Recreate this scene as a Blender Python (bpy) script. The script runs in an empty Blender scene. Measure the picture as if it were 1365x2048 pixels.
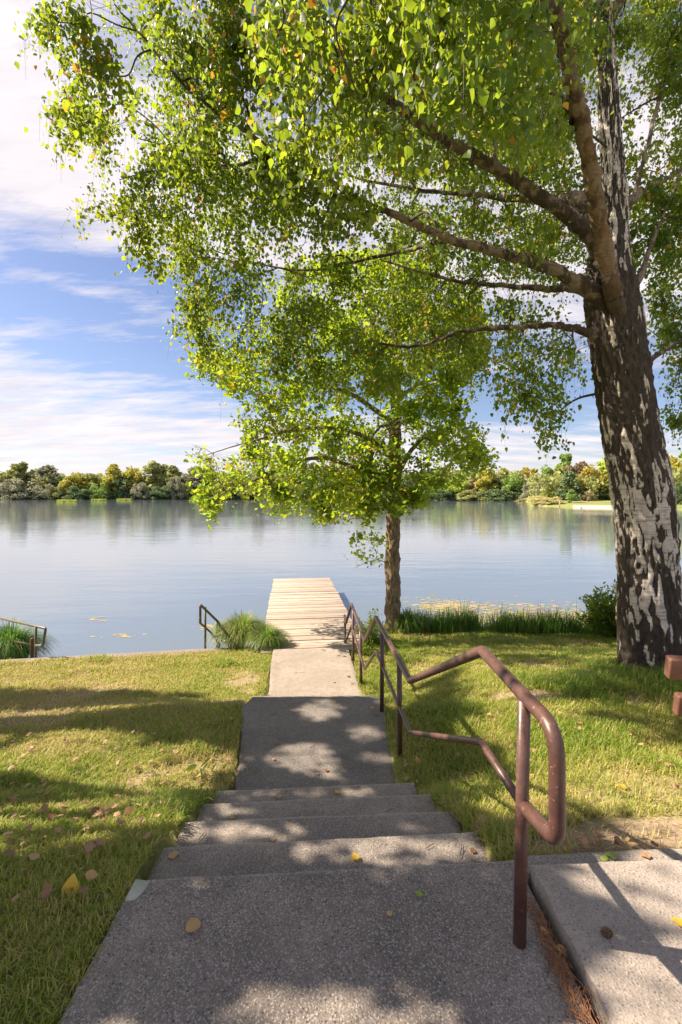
import bpy, math, random
import numpy as np
from mathutils import Vector

random.seed(7)
R = np.random.default_rng(11)
scene = bpy.context.scene
COL = scene.collection
F = 910.0; CX = 682.5; HY = 988.0; EYE = 1.6
PI = math.pi

def P(px, py, d):
    return np.array([(px-CX)*d/F, d, EYE-(py-HY)*d/F])
def G(px, py, z):
    d = F*(EYE-z)/(py-HY)
    return np.array([(px-CX)*d/F, d, z])

# ------------------------------------------------------------------ noise
def _h(ix, iy, iz, s):
    n = (ix*374761393 + iy*668265263 + iz*2147483647 + s*1274126177) & 0xffffffff
    n = ((n ^ (n >> 13))*1103515245) & 0xffffffff
    n = ((n ^ (n >> 16))*2246822519) & 0xffffffff
    return ((n ^ (n >> 15)) & 0xffffff)/float(0xffffff)
def vnoise(p, s=0):
    p = np.asarray(p, float); i = np.floor(p).astype(np.int64); f = p-i
    f = f*f*(3-2*f); x, y, z = i[..., 0], i[..., 1], i[..., 2]
    u, v, w = f[..., 0], f[..., 1], f[..., 2]
    def L(a, b, t): return a+(b-a)*t
    return L(L(L(_h(x, y, z, s), _h(x+1, y, z, s), u), L(_h(x, y+1, z, s), _h(x+1, y+1, z, s), u), v),
             L(L(_h(x, y, z+1, s), _h(x+1, y, z+1, s), u), L(_h(x, y+1, z+1, s), _h(x+1, y+1, z+1, s), u), v), w)
def fbm(p, s=0, o=4):
    p = np.asarray(p, float); t = 0; a = .5; n = 0
    for k in range(o):
        t = t+a*vnoise(p*2**k, s+k*17); n += a; a *= .5
    return t/n
def n2(x, y, sc=1., s=0, o=3):
    x = np.asarray(x, float); y = np.asarray(y, float)
    return fbm(np.stack([x*sc, y*sc, np.zeros_like(x)+.37], -1), s, o)

# ------------------------------------------------------------------ mesh helpers
def raw_mesh(name, V, loops, sizes, cols=None, smooth=False, uv=None):
    V = np.asarray(V, np.float32); loops = np.asarray(loops, np.int32).ravel(); sizes = np.asarray(sizes, np.int32)
    me = bpy.data.meshes.new(name)
    me.vertices.add(len(V)); me.vertices.foreach_set('co', V.ravel())
    me.loops.add(len(loops)); me.loops.foreach_set('vertex_index', loops)
    me.polygons.add(len(sizes))
    st = np.concatenate([[0], np.cumsum(sizes)[:-1]]).astype(np.int32)
    me.polygons.foreach_set('loop_start', st); me.polygons.foreach_set('loop_total', sizes)
    if smooth: me.polygons.foreach_set('use_smooth', np.ones(len(sizes), bool))
    me.update(calc_edges=True)
    if cols is not None:
        for nm, c in cols.items():
            c = np.asarray(c, np.float32)
            if c.ndim == 1: c = np.repeat(c[:, None], 3, 1)
            if c.shape[1] == 3: c = np.concatenate([c, np.ones((len(c), 1), np.float32)], 1)
            a = me.color_attributes.new(nm, 'FLOAT_COLOR', 'POINT'); a.data.foreach_set('color', c.ravel())
    me.validate()
    return me
class MB:
    def __init__(s): s.V = []; s.L = []; s.S = []; s.C = []; s.n = 0
    def add(s, V, faces, col=None):
        V = np.asarray(V, float)
        s.V.append(V)
        for f in faces:
            s.L.extend([i+s.n for i in f]); s.S.append(len(f))
        s.C.append(np.zeros((len(V), 3))+(0 if col is None else np.asarray(col)))
        s.n += len(V)
    def grid(s, V, nu, nv, wrap=False, col=None):   # V[nu*nv], u major
        f = []
        for i in range(nu-1):
            for j in range(nv if wrap else nv-1):
                k = (j+1) % nv
                f.append((i*nv+j, i*nv+k, (i+1)*nv+k, (i+1)*nv+j))
        s.add(V, f, col)
    def box(s, c, size, rz=0, col=None, basis=None):
        c = np.asarray(c, float); h = np.asarray(size)/2.
        v = np.array([[x, y, z] for x in (-1, 1) for y in (-1, 1) for z in (-1, 1)])*h
        if basis is not None: v = v@np.asarray(basis)
        elif rz:
            co, si = math.cos(rz), math.sin(rz)
            v = np.stack([v[:, 0]*co-v[:, 1]*si, v[:, 0]*si+v[:, 1]*co, v[:, 2]], 1)
        s.add(v+c, [(0, 1, 3, 2), (4, 6, 7, 5), (0, 4, 5, 1), (2, 3, 7, 6), (0, 2, 6, 4), (1, 5, 7, 3)], col)
    def tube(s, pts, rad, n=8, caps=True, col=None):
        V, nu = tube_verts(pts, rad, n)
        b = s.n
        s.grid(V, nu, n, True, col)
        if caps:
            s.L.extend([b+i for i in range(n)][::-1]); s.S.append(n)
            s.L.extend([b+(nu-1)*n+i for i in range(n)]); s.S.append(n)
    def mesh(s, name, smooth=False, colname='Col'):
        V = np.concatenate(s.V); C = np.concatenate(s.C)
        return raw_mesh(name, V, s.L, s.S, {colname: C}, smooth)
def tube_verts(pts, rad, n):
    pts = np.asarray(pts, float); m = len(pts)
    rad = np.zeros(m)+np.asarray(rad)
    t = np.gradient(pts, axis=0); t /= np.linalg.norm(t, axis=1)[:, None]+1e-9
    ref = np.array([0, 0, 1.]) if abs(t[0, 2]) < .9 else np.array([1., 0, 0])
    N = []; a = np.cross(t[0], ref); a /= np.linalg.norm(a)
    for k in range(m):
        a = a-t[k]*np.dot(a, t[k]); a /= np.linalg.norm(a)+1e-9; N.append(a.copy())
    N = np.array(N); B = np.cross(t, N)
    th = np.arange(n)*2*PI/n
    V = pts[:, None, :]+rad[:, None, None]*(np.cos(th)[None, :, None]*N[:, None, :]+np.sin(th)[None, :, None]*B[:, None, :])
    return V.reshape(-1, 3), m
def spline(pts, k=6):
    p = np.asarray(pts, float)
    q = np.vstack([2*p[0]-p[1], p, 2*p[-1]-p[-2]]); out = []
    for i in range(1, len(q)-2):
        for j in range(k):
            t = j/k
            out.append(.5*((2*q[i])+(-q[i-1]+q[i+1])*t+(2*q[i-1]-5*q[i]+4*q[i+1]-q[i+2])*t*t+(-q[i-1]+3*q[i]-3*q[i+1]+q[i+2])*t**3))
    out.append(p[-1]); return np.array(out)

def link(name, me, mat, parent=None, loc=(0, 0, 0)):
    o = bpy.data.objects.new(name, me); COL.objects.link(o)
    if mat is not None and len(me.materials) == 0: me.materials.append(mat)
    o.location = loc
    if parent is not None: o.parent = parent
    return o
def put(name, mb, mat, parent=None, origin=None, smooth=False, label=None):
    """world-coordinate MB -> object; origin = where its own (top-level) origin sits; for a child, the parent's location"""
    me = mb if isinstance(mb, bpy.types.Mesh) else mb.mesh(name, smooth)
    if parent is not None:
        org = np.array(parent['_org'])
        me.transform(__import__('mathutils').Matrix.Translation(Vector(-org)))
        o = link(name, me, mat, parent); o['_org'] = list(org)
    else:
        org = np.zeros(3) if origin is None else np.array(origin, float)
        me.transform(__import__('mathutils').Matrix.Translation(Vector(-org)))
        o = link(name, me, mat, None, org); o['_org'] = [float(a) for a in org]
    if label: o['label'] = label
    return o
def tag(o, label=None, cat=None, group=None, kind=None):
    if label: o['label'] = label
    if cat: o['category'] = cat
    if group: o['group'] = group
    if kind: o['kind'] = kind
    return o
def empty(name, loc, label, cat, group=None):
    o = bpy.data.objects.new(name, None); COL.objects.link(o); o.location = [float(a) for a in loc]
    o['_org'] = [float(a) for a in loc]; o.empty_display_size = .1
    return tag(o, label, cat, group)

# ------------------------------------------------------------------ materials
def newmat(name):
    m = bpy.data.materials.new(name); m.use_nodes = True
    nt = m.node_tree; b = nt.nodes['Principled BSDF']; out = nt.nodes['Material Output']
    return m, nt, b, out
def N(nt, t, **kw):
    n = nt.nodes.new(t)
    for k, v in kw.items():
        if k in ('operation', 'blend_type', 'data_type', 'noise_dimensions', 'feature', 'layer_name', 'attribute_name', 'vector_type', 'sky_type', 'clamp_factor', 'wave_type', 'bands_direction', 'distance', 'invert') and not k.startswith('_') and hasattr(n, k): setattr(n, k, v)
        else: n.inputs[k].default_value = v
    return n
def ramp(nt, stops, interp='LINEAR'):
    r = nt.nodes.new('ShaderNodeValToRGB'); r.color_ramp.interpolation = interp
    e = r.color_ramp.elements
    while len(e) > 1: e.remove(e[-1])
    e[0].position = stops[0][0]; e[0].color = tuple(stops[0][1])+(1,) if len(stops[0][1]) == 3 else stops[0][1]
    for p, c in stops[1:]:
        x = e.new(p); x.color = tuple(c)+(1,)
    return r
def lk(nt, a, b): nt.links.new(a, b)
def mixc(nt, fac, a, b, bt='MIX'):
    m = nt.nodes.new('ShaderNodeMix'); m.data_type = 'RGBA'; m.blend_type = bt
    for s, v in ((m.inputs[0], fac), (m.inputs[6], a), (m.inputs[7], b)):
        if isinstance(v, bpy.types.NodeSocket): lk(nt, v, s)
        elif isinstance(v, (int, float)): s.default_value = v
        else: s.default_value = tuple(v)+(1,)
    return m.outputs[2]
def noise(nt, vec, scale, detail=4, rough=.55, w=None):
    n = nt.nodes.new('ShaderNodeTexNoise'); n.inputs['Scale'].default_value = scale
    n.inputs['Detail'].default_value = detail; n.inputs['Roughness'].default_value = rough
    if vec is not None: lk(nt, vec, n.inputs['Vector'])
    return n.outputs['Fac']
def mapr(nt, v, a, b, c=0., d=1.):
    m = nt.nodes.new('ShaderNodeMapRange'); lk(nt, v, m.inputs[0])
    for i, x in enumerate((a, b, c, d)): m.inputs[i+1].default_value = x
    return m.outputs[0]
def math_(nt, op, a, b=None):
    m = nt.nodes.new('ShaderNodeMath'); m.operation = op
    for s, v in ((m.inputs[0], a), (m.inputs[1], b)):
        if v is None: continue
        if isinstance(v, bpy.types.NodeSocket): lk(nt, v, s)
        else: s.default_value = v
    return m.outputs[0]
def bump(nt, h, strength, dist, bsdf, prev=None):
    b = nt.nodes.new('ShaderNodeBump'); b.inputs['Strength'].default_value = strength; b.inputs['Distance'].default_value = dist
    lk(nt, h, b.inputs['Height'])
    if prev is not None: lk(nt, prev, b.inputs['Normal'])
    if bsdf is not None: lk(nt, b.outputs[0], bsdf.inputs['Normal'])
    return b.outputs[0]
def geo_pos(nt): return nt.nodes.new('ShaderNodeNewGeometry').outputs['Position']

def concrete(name, base, dark, pebble=.8, wear=.5):
    m, nt, b, out = newmat(name); pos = geo_pos(nt)
    big = noise(nt, pos, 2.2, 5, .6); mid = noise(nt, pos, 14, 5, .65); fine = noise(nt, pos, 160, 3, .7)
    c = mixc(nt, mapr(nt, big, .35, .68), dark, base)
    c = mixc(nt, mapr(nt, mid, .42, .7, 0, .6), c, tuple(x*.55 for x in base))
    st_ = noise(nt, pos, .9, 6, .7); c = mixc(nt, mapr(nt, st_, .52, .64, 0, .45), c, tuple(x*.5 for x in dark))
    cr = nt.nodes.new('ShaderNodeTexVoronoi'); cr.feature = 'DISTANCE_TO_EDGE'; cr.inputs['Scale'].default_value = .9
    wv = nt.nodes.new('ShaderNodeVectorMath'); wv.operation = 'ADD'; lk(nt, pos, wv.inputs[0]); nz = nt.nodes.new('ShaderNodeTexNoise'); nz.inputs['Scale'].default_value = 5; nz.inputs['Detail'].default_value = 5; lk(nt, pos, nz.inputs['Vector'])
    sc_ = nt.nodes.new('ShaderNodeVectorMath'); sc_.operation = 'SCALE'; sc_.inputs['Scale'].default_value = .35; lk(nt, nz.outputs['Color'], sc_.inputs[0]); lk(nt, sc_.outputs[0], wv.inputs[1]); lk(nt, wv.outputs[0], cr.inputs['Vector'])
    c = mixc(nt, math_(nt, 'MULTIPLY', mapr(nt, cr.outputs['Distance'], .0, .004, .55, 0), mapr(nt, st_, .45, .55)), c, (.06, .05, .045))
    v = nt.nodes.new('ShaderNodeTexVoronoi'); v.inputs['Scale'].default_value = 84; lk(nt, pos, v.inputs['Vector'])
    sep = nt.nodes.new('ShaderNodeSeparateColor'); lk(nt, v.outputs['Color'], sep.inputs[0])
    core = mapr(nt, v.outputs['Distance'], .28, .4, 1, 0)
    cs = math_(nt, 'MULTIPLY', core, mapr(nt, sep.outputs[0], .58, .78))
    c = mixc(nt, math_(nt, 'MULTIPLY', cs, pebble*.8), c, (.56, .50, .46))
    cd = math_(nt, 'MULTIPLY', core, mapr(nt, sep.outputs[1], .66, .78))
    c = mixc(nt, math_(nt, 'MULTIPLY', cd, pebble*.85), c, (.05, .045, .045))
    v2 = nt.nodes.new('ShaderNodeTexVoronoi'); v2.inputs['Scale'].default_value = 210; lk(nt, pos, v2.inputs['Vector'])
    s2 = nt.nodes.new('ShaderNodeSeparateColor'); lk(nt, v2.outputs['Color'], s2.inputs[0])
    c = mixc(nt, mapr(nt, s2.outputs[0], .0, 1., 0, .55*pebble), c, (.04, .04, .045))
    c = mixc(nt, mapr(nt, s2.outputs[1], .8, .9, 0, .7*pebble), c, (.55, .5, .46))
    c = mixc(nt, mapr(nt, fine, .3, .75, .0, .3), c, (.03, .03, .03))
    at = nt.nodes.new('ShaderNodeAttribute'); at.attribute_name = 'Col'; sa = nt.nodes.new('ShaderNodeSeparateColor'); lk(nt, at.outputs['Color'], sa.inputs[0])
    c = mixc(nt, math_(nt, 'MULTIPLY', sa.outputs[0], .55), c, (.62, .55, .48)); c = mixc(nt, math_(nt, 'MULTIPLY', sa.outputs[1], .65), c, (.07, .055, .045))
    lk(nt, c, b.inputs['Base Color']); b.inputs['Roughness'].default_value = .9
    h = math_(nt, 'ADD', math_(nt, 'MULTIPLY', fine, .6), math_(nt, 'MULTIPLY', mapr(nt, v.outputs['Distance'], 0, .5, 1, 0), .5))
    h = math_(nt, 'ADD', h, math_(nt, 'MULTIPLY', mid, 1.))
    bump(nt, h, .8, .006, b)
    return m
M = {}
M['concrete'] = concrete('weathered_concrete', (.38, .315, .27), (.215, .178, .158))
M['concrete_step'] = concrete('step_concrete', (.44, .37, .315), (.27, .225, .20), .7)
M['asphalt'] = concrete('old_asphalt', (.30, .255, .225), (.19, .165, .15), .55)
M['path'] = concrete('pale_path', (.43, .355, .30), (.34, .28, .235), .3)
M['slab'] = concrete('slab_concrete', (.50, .42, .36), (.40, .34, .30), .5)

def leafmat(name, ramp_cols, trans, tfac=.5, rough=.45):
    """per-leaf attribute Col.r picks the leaf's own colour"""
    m, nt, b, out = newmat(name)
    a = nt.nodes.new('ShaderNodeAttribute'); a.attribute_name = 'Col'
    sp = nt.nodes.new('ShaderNodeSeparateColor'); lk(nt, a.outputs['Color'], sp.inputs[0])
    r1 = ramp(nt, ramp_cols); lk(nt, sp.outputs[0], r1.inputs[0])
    r2 = ramp(nt, trans); lk(nt, sp.outputs[0], r2.inputs[0])
    lk(nt, r1.outputs[0], b.inputs['Base Color']); b.inputs['Roughness'].default_value = rough
    b.inputs['Specular IOR Level'].default_value = .35
    t = nt.nodes.new('ShaderNodeBsdfTranslucent'); lk(nt, r2.outputs[0], t.inputs['Color'])
    mx = nt.nodes.new('ShaderNodeMixShader'); mx.inputs[0].default_value = tfac
    lk(nt, b.outputs[0], mx.inputs[1]); lk(nt, t.outputs[0], mx.inputs[2]); lk(nt, mx.outputs[0], out.inputs['Surface'])
    return m
M['birch_leaf'] = leafmat('birch_leaf', [(0, (.03, .07, .018)), (.45, (.06, .115, .02)), (.9, (.12, .17, .03)), (.95, (.5, .3, .03)), (1, (.45, .2, .03))],
                          [(0, (.18, .31, .02)), (.45, (.40, .52, .03)), (.9, (.66, .68, .04)), (.95, (.85, .5, .04)), (1, (.8, .32, .04))], .5)
M['oak_leaf'] = leafmat('oak_leaf', [(0, (.06, .13, .018)), (.5, (.12, .19, .022)), (.93, (.20, .25, .03)), (.97, (.5, .32, .04)), (1, (.4, .2, .04))],
                        [(0, (.30, .48, .02)), (.5, (.50, .64, .03)), (.93, (.72, .72, .04)), (.97, (.8, .5, .04)), (1, (.7, .3, .04))], .52, .4)
M['grass'] = leafmat('grass_blade', [(0, (.07, .15, .015)), (.35, (.14, .24, .025)), (.6, (.28, .33, .05)), (.8, (.48, .42, .13)), (1, (.60, .47, .25))],
                     [(0, (.16, .33, .02)), (.35, (.26, .45, .03)), (.6, (.42, .5, .05)), (.8, (.5, .46, .12)), (1, (.55, .42, .2))], .42, .5)
M['reed'] = leafmat('reed_blade', [(0, (.05, .13, .025)), (.5, (.10, .20, .035)), (.8, (.24, .28, .07)), (1, (.42, .34, .17))],
                    [(0, (.08, .24, .02)), (.5, (.16, .36, .03)), (.8, (.3, .4, .06)), (1, (.5, .4, .2))], .4, .45)

def dryleaf(name, c1, c2, tr):
    m, nt, b, out = newmat(name); tc = nt.nodes.new('ShaderNodeTexCoord').outputs['Object']
    n = noise(nt, tc, 60, 3); c = mixc(nt, mapr(nt, n, .35, .65), c1, c2)
    lk(nt, c, b.inputs['Base Color']); b.inputs['Roughness'].default_value = .6
    t = nt.nodes.new('ShaderNodeBsdfTranslucent'); t.inputs['Color'].default_value = tuple(tr)+(1,)
    mx = nt.nodes.new('ShaderNodeMixShader'); mx.inputs[0].default_value = .25
    lk(nt, b.outputs[0], mx.inputs[1]); lk(nt, t.outputs[0], mx.inputs[2]); lk(nt, mx.outputs[0], out.inputs['Surface'])
    return m
M['leaf_tan'] = dryleaf('tan_dry_leaf', (.62, .40, .20), (.5, .30, .14), (.6, .35, .12))
M['leaf_brown'] = dryleaf('brown_dry_leaf', (.33, .19, .10), (.22, .12, .06), (.4, .15, .05))
M['leaf_pink'] = dryleaf('pinkish_brown_dry_leaf', (.46, .29, .17), (.33, .19, .10), (.45, .22, .09))
M['leaf_yellow'] = dryleaf('yellow_leaf', (.75, .5, .06), (.62, .38, .05), (.8, .5, .05))
M['leaf_green'] = dryleaf('yellow_green_leaf', (.35, .42, .08), (.25, .34, .06), (.4, .5, .06))

def simple(name, c, rough=.7, c2=None, sc=30, metal=0, bs=0, bd=.003, spec=.5):
    m, nt, b, out = newmat(name); pos = nt.nodes.new('ShaderNodeTexCoord').outputs['Object']
    n = noise(nt, pos, sc, 5, .65)
    cc = mixc(nt, mapr(nt, n, .35, .7), c, c2 if c2 else tuple(x*.7 for x in c))
    lk(nt, cc, b.inputs['Base Color']); b.inputs['Roughness'].default_value = rough; b.inputs['Metallic'].default_value = metal
    b.inputs['Specular IOR Level'].default_value = spec
    if bs: bump(nt, n, bs, bd, b)
    return m
# painted rail: maroon brown paint with worn, chipped spots
m, nt, b, out = newmat('worn_maroon_paint'); pos = geo_pos(nt)
n1 = noise(nt, pos, 9, 6, .7); n2_ = noise(nt, pos, 60, 5, .7); n3 = noise(nt, pos, 220, 2, .5)
c = mixc(nt, mapr(nt, n1, .4, .65), (.075, .036, .030), (.12, .06, .048))
c = mixc(nt, mapr(nt, n2_, .60, .66), c, (.26, .14, .105))
c = mixc(nt, mapr(nt, n3, .71, .75, 0, .6), c, (.42, .3, .25))
c = mixc(nt, math_(nt, 'MULTIPLY', mapr(nt, n1, .55, .62), mapr(nt, n2_, .56, .6)), c, (.045, .03, .03))
lk(nt, c, b.inputs['Base Color']); lk(nt, mapr(nt, n2_, .3, .7, .28, .5), b.inputs['Roughness'])
bump(nt, n2_, .25, .002, b); M['rail'] = m
M['rail_green'] = simple('olive_painted_steel', (.085, .075, .045), .4, (.14, .12, .07), 20, 0, .2)
M['wood_post'] = simple('old_wood_post', (.12, .07, .035), .85, (.05, .035, .025), 12, 0, .5, .01)
M['bench_wood'] = simple('bench_paint', (.21, .095, .07), .55, (.15, .065, .048), 40, 0, .15)
M['bench_leg'] = simple('bench_concrete_leg', (.35, .33, .30), .9, None, 25, 0, .5)
M['flower'] = simple('yellow_petal', (.85, .65, .02), .6)
M['stem'] = simple('green_stem', (.10, .22, .03), .6)
M['cone'] = simple('cone_brown', (.16, .085, .05), .8, (.09, .05, .03), 80, 0, .5)
M['twig'] = simple('twig_bark', (.12, .08, .055), .85, (.07, .05, .035), 60)
M['needles'] = simple('dry_needles', (.38, .17, .075), .8, (.22, .1, .05), 40)
M['stone'] = simple('pale_stone', (.5, .47, .42), .9, (.35, .33, .3), 30, 0, .5)
M['white'] = simple('white_plain', (.75, .75, .75), .6)
M['skin'] = simple('skin', (.55, .33, .24), .6)
M['shirt'] = simple('pink_cloth', (.62, .32, .30), .8)
M['trousers'] = simple('dark_cloth', (.07, .07, .09), .8)
M['raft_grey'] = simple('grey_float', (.45, .45, .47), .7)
M['sign_wood'] = simple('grey_sign', (.4, .3, .28), .7)

# wood deck
m, nt, b, out = newmat('weathered_deck_wood')
tc = nt.nodes.new('ShaderNodeTexCoord').outputs['Object']
mp = nt.nodes.new('ShaderNodeMapping'); mp.inputs['Scale'].default_value = (1.5, 30, 30); lk(nt, tc, mp.inputs[0])
g = noise(nt, mp.outputs[0], 2.2, 5, .6)
a = nt.nodes.new('ShaderNodeAttribute'); a.attribute_name = 'Col'
sp = nt.nodes.new('ShaderNodeSeparateColor'); lk(nt, a.outputs['Color'], sp.inputs[0])
c = mixc(nt, sp.outputs[0], (.35, .285, .235), (.50, .425, .355))
c = mixc(nt, mapr(nt, g, .4, .72, 0, .75), c, (.17, .12, .095))
c = mixc(nt, mapr(nt, noise(nt, tc, 1.7, 4), .5, .72, 0, .35), c, (.5, .3, .22))
lk(nt, c, b.inputs['Base Color']); b.inputs['Roughness'].default_value = .85
bump(nt, g, .5, .004, b); M['deck'] = m
M['pile'] = simple('dark_pile_wood', (.14, .10, .07), .85, (.07, .05, .04), 10, 0, .4)

# soil / lawn base
m, nt, b, out = newmat('lawn_soil'); pos = geo_pos(nt)
a = nt.nodes.new('ShaderNodeAttribute'); a.attribute_name = 'Col'
sp = nt.nodes.new('ShaderNodeSeparateColor'); lk(nt, a.outputs['Color'], sp.inputs[0])
f1 = noise(nt, pos, 45, 5, .7); f2 = noise(nt, pos, 9, 4, .6)
soil = mixc(nt, mapr(nt, f1, .35, .7), (.20, .14, .09), (.44, .33, .23))
turf = mixc(nt, mapr(nt, f2, .35, .65), (.14, .17, .04), (.30, .27, .09))
turf = mixc(nt, mapr(nt, f1, .5, .75, 0, .7), turf, (.34, .26, .13))
c = mixc(nt, sp.outputs[0], turf, soil)
c = mixc(nt, sp.outputs[1], c, (.16, .13, .09))
lk(nt, c, b.inputs['Base Color']); b.inputs['Roughness'].default_value = .95
bump(nt, f1, .8, .015, b); M['soil'] = m
M['sand'] = simple('beach_sand', (.62, .50, .40), .95, (.5, .4, .31), .3)
m, nt, b, out = newmat('far_bank_grass'); pos = geo_pos(nt)
c = mixc(nt, mapr(nt, noise(nt, pos, .12, 5), .35, .65), (.15, .19, .045), (.26, .26, .075))
a = nt.nodes.new('ShaderNodeAttribute'); a.attribute_name = 'Col'
sp = nt.nodes.new('ShaderNodeSeparateColor'); lk(nt, a.outputs['Color'], sp.inputs[0])
c = mixc(nt, sp.outputs[0], c, (.58, .46, .36))
lk(nt, c, b.inputs['Base Color']); b.inputs['Roughness'].default_value = .95; M['farbank'] = m
M['hill'] = simple('hill_woods', (.10, .13, .12), .95, (.13, .14, .12), .02)

# bark
def bark(name, white, dark, warm, wf):
    m, nt, b, out = newmat(name); tc = nt.nodes.new('ShaderNodeTexCoord').outputs['Object']
    a = nt.nodes.new('ShaderNodeAttribute'); a.attribute_name = 'Col'
    sp = nt.nodes.new('ShaderNodeSeparateColor'); lk(nt, a.outputs['Color'], sp.inputs[0])
    mp = nt.nodes.new('ShaderNodeMapping'); mp.inputs['Scale'].default_value = (1, 1, .35); lk(nt, tc, mp.inputs[0])
    f = noise(nt, mp.outputs[0], 26, 6, .7)
    mp2 = nt.nodes.new('ShaderNodeMapping'); mp2.inputs['Scale'].default_value = (1, 1, 9); lk(nt, tc, mp2.inputs[0])
    l = noise(nt, mp2.outputs[0], 5, 4, .6)
    w = mixc(nt, mapr(nt, l, .5, .62, 0, .75), white, tuple(x*.4 for x in white))
    w = mixc(nt, mapr(nt, f, .45, .75, 0, .6), w, warm)
    d = mixc(nt, mapr(nt, f, .35, .7), dark, tuple(x*2.6 for x in dark))
    k = math_(nt, 'ADD', sp.outputs[0], math_(nt, 'MULTIPLY', math_(nt, 'SUBTRACT', f, .5), 2.2))
    c = mixc(nt, mapr(nt, k, .38, .64), w, d)
    c = mixc(nt, math_(nt, 'MULTIPLY', sp.outputs[1], wf), c, warm)
    lk(nt, c, b.inputs['Base Color']); b.inputs['Roughness'].default_value = .85
    bump(nt, f, 1., .035, b); return m
M['birch_bark'] = bark('birch_bark', (.74, .66, .60), (.035, .027, .022), (.26, .17, .12), .6)
M['limb_bark'] = bark('birch_limb_bark', (.27, .21, .165), (.045, .032, .024), (.26, .15, .08), .75)
m, nt, b, out = newmat('oak_bark'); tc = nt.nodes.new('ShaderNodeTexCoord').outputs['Object']
mp = nt.nodes.new('ShaderNodeMapping'); mp.inputs['Scale'].default_value = (1, 1, .18); lk(nt, tc, mp.inputs[0])
f = noise(nt, mp.outputs[0], 32, 5, .65)
c = mixc(nt, mapr(nt, f, .38, .62), (.09, .062, .04), (.34, .245, .155)); lk(nt, c, b.inputs['Base Color'])
b.inputs['Roughness'].default_value = .9; bump(nt, f, 1, .03, b); M['oak_bark'] = m

# water
m, nt, b, out = newmat('lake_water'); pos = geo_pos(nt)
b.inputs['Base Color'].default_value = (.14, .17, .205, 1); b.inputs['Roughness'].default_value = .03
b.inputs['IOR'].default_value = 1.45; b.inputs['Specular IOR Level'].default_value = .6
mp = nt.nodes.new('ShaderNodeMapping'); mp.inputs['Rotation'].default_value = (0, 0, .25); mp.inputs['Scale'].default_value = (.45, 1.5, 1); lk(nt, pos, mp.inputs[0])
w1 = noise(nt, mp.outputs[0], .75, 3, .5); w2 = noise(nt, mp.outputs[0], 5.0, 2, .5)
w3 = noise(nt, pos, .06, 2, .5)
h = math_(nt, 'ADD', w1, math_(nt, 'MULTIPLY', w2, .22))
h = math_(nt, 'MULTIPLY', h, mapr(nt, w3, .35, .65, .35, 1.0))
bump(nt, h, .42, .055, b); M['water'] = m

# ------------------------------------------------------------------ sun + sky
SE = math.radians(45.0); SA = math.radians(-80.0)   # azimuth measured from +Y, negative = left
sundir = np.array([math.sin(SA)*math.cos(SE), math.cos(SA)*math.cos(SE), math.sin(SE)])
sl = bpy.data.lights.new('sun', 'SUN'); sl.energy = 4.9; sl.angle = math.radians(.6); sl.color = (1, .86, .67)
so = bpy.data.objects.new('sun', sl); COL.objects.link(so)
so.rotation_euler = Vector(-sundir).to_track_quat('-Z', 'Y').to_euler(); so.location = (-20, 5, 20)

w = bpy.data.worlds.new('World'); scene.world = w; w.use_nodes = True
nt = w.node_tree; bg = nt.nodes['Background']
sky = nt.nodes.new('ShaderNodeTexSky'); sky.sky_type = 'NISHITA'; sky.sun_disc = False
sky.sun_elevation = SE; sky.sun_rotation = SA; sky.air_density = 1.0; sky.dust_density = .6; sky.ozone_density = 2.0
tc = nt.nodes.new('ShaderNodeTexCoord'); sp = nt.nodes.new('ShaderNodeSeparateXYZ'); lk(nt, tc.outputs['Generated'], sp.inputs[0])
zz = math_(nt, 'MAXIMUM', sp.outputs[2], .02)
zz = math_(nt, 'ADD', zz, .15)
cu = math_(nt, 'DIVIDE', sp.outputs[0], zz); cv = math_(nt, 'DIVIDE', sp.outputs[1], zz)
cb = nt.nodes.new('ShaderNodeCombineXYZ'); lk(nt, cu, cb.inputs[0]); lk(nt, cv, cb.inputs[1])
def cmap(sx, sy, rz, ox=0, oy=0):
    mp = nt.nodes.new('ShaderNodeMapping'); mp.inputs['Scale'].default_value = (sx, sy, 1); mp.inputs['Rotation'].default_value = (0, 0, rz)
    mp.inputs['Location'].default_value = (ox, oy, 0); lk(nt, cb.outputs[0], mp.inputs[0]); return mp.outputs[0]
big = noise(nt, cmap(.35, .9, -.35, 3.1, 1.7), 1.2, 6, .6)
wisp = noise(nt, cmap(.9, 3.0, -.5, 1.2, 4.), 2.0, 8, .68)
# elevation bands of cloud: tall bank above, blue gap, low bank near the horizon
el = math_(nt, 'DIVIDE', sp.outputs[2], math_(nt, 'MAXIMUM', math_(nt, 'POWER', math_(nt, 'ADD', math_(nt, 'MULTIPLY', sp.outputs[0], sp.outputs[0]), math_(nt, 'MULTIPLY', sp.outputs[1], sp.outputs[1])), .5), .001))
azr = math_(nt, 'DIVIDE', sp.outputs[0], math_(nt, 'MAXIMUM', math_(nt, 'ABSOLUTE', sp.outputs[1]), .05))
elt = math_(nt, 'ADD', el, math_(nt, 'MULTIPLY', azr, .12))
br = ramp(nt, [(0, (.80,)*3), (.09, (.72,)*3), (.15, (.60,)*3), (.20, (.16,)*3), (.285, (.12,)*3), (.32, (.5,)*3), (.36, (.3,)*3), (.42, (.6,)*3), (.50, (1.,)*3), (.72, (.92,)*3), (.84, (.6,)*3), (.93, (.40,)*3), (1, (.4,)*3)])
lk(nt, elt, br.inputs[0])
cl = math_(nt, 'ADD', math_(nt, 'MULTIPLY', math_(nt, 'SUBTRACT', big, .5), 1.5), math_(nt, 'MULTIPLY', math_(nt, 'SUBTRACT', wisp, .5), 2.1))
cl = math_(nt, 'ADD', cl, br.outputs[0])
cf = mapr(nt, cl, .26, .92, 0, .98)
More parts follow.
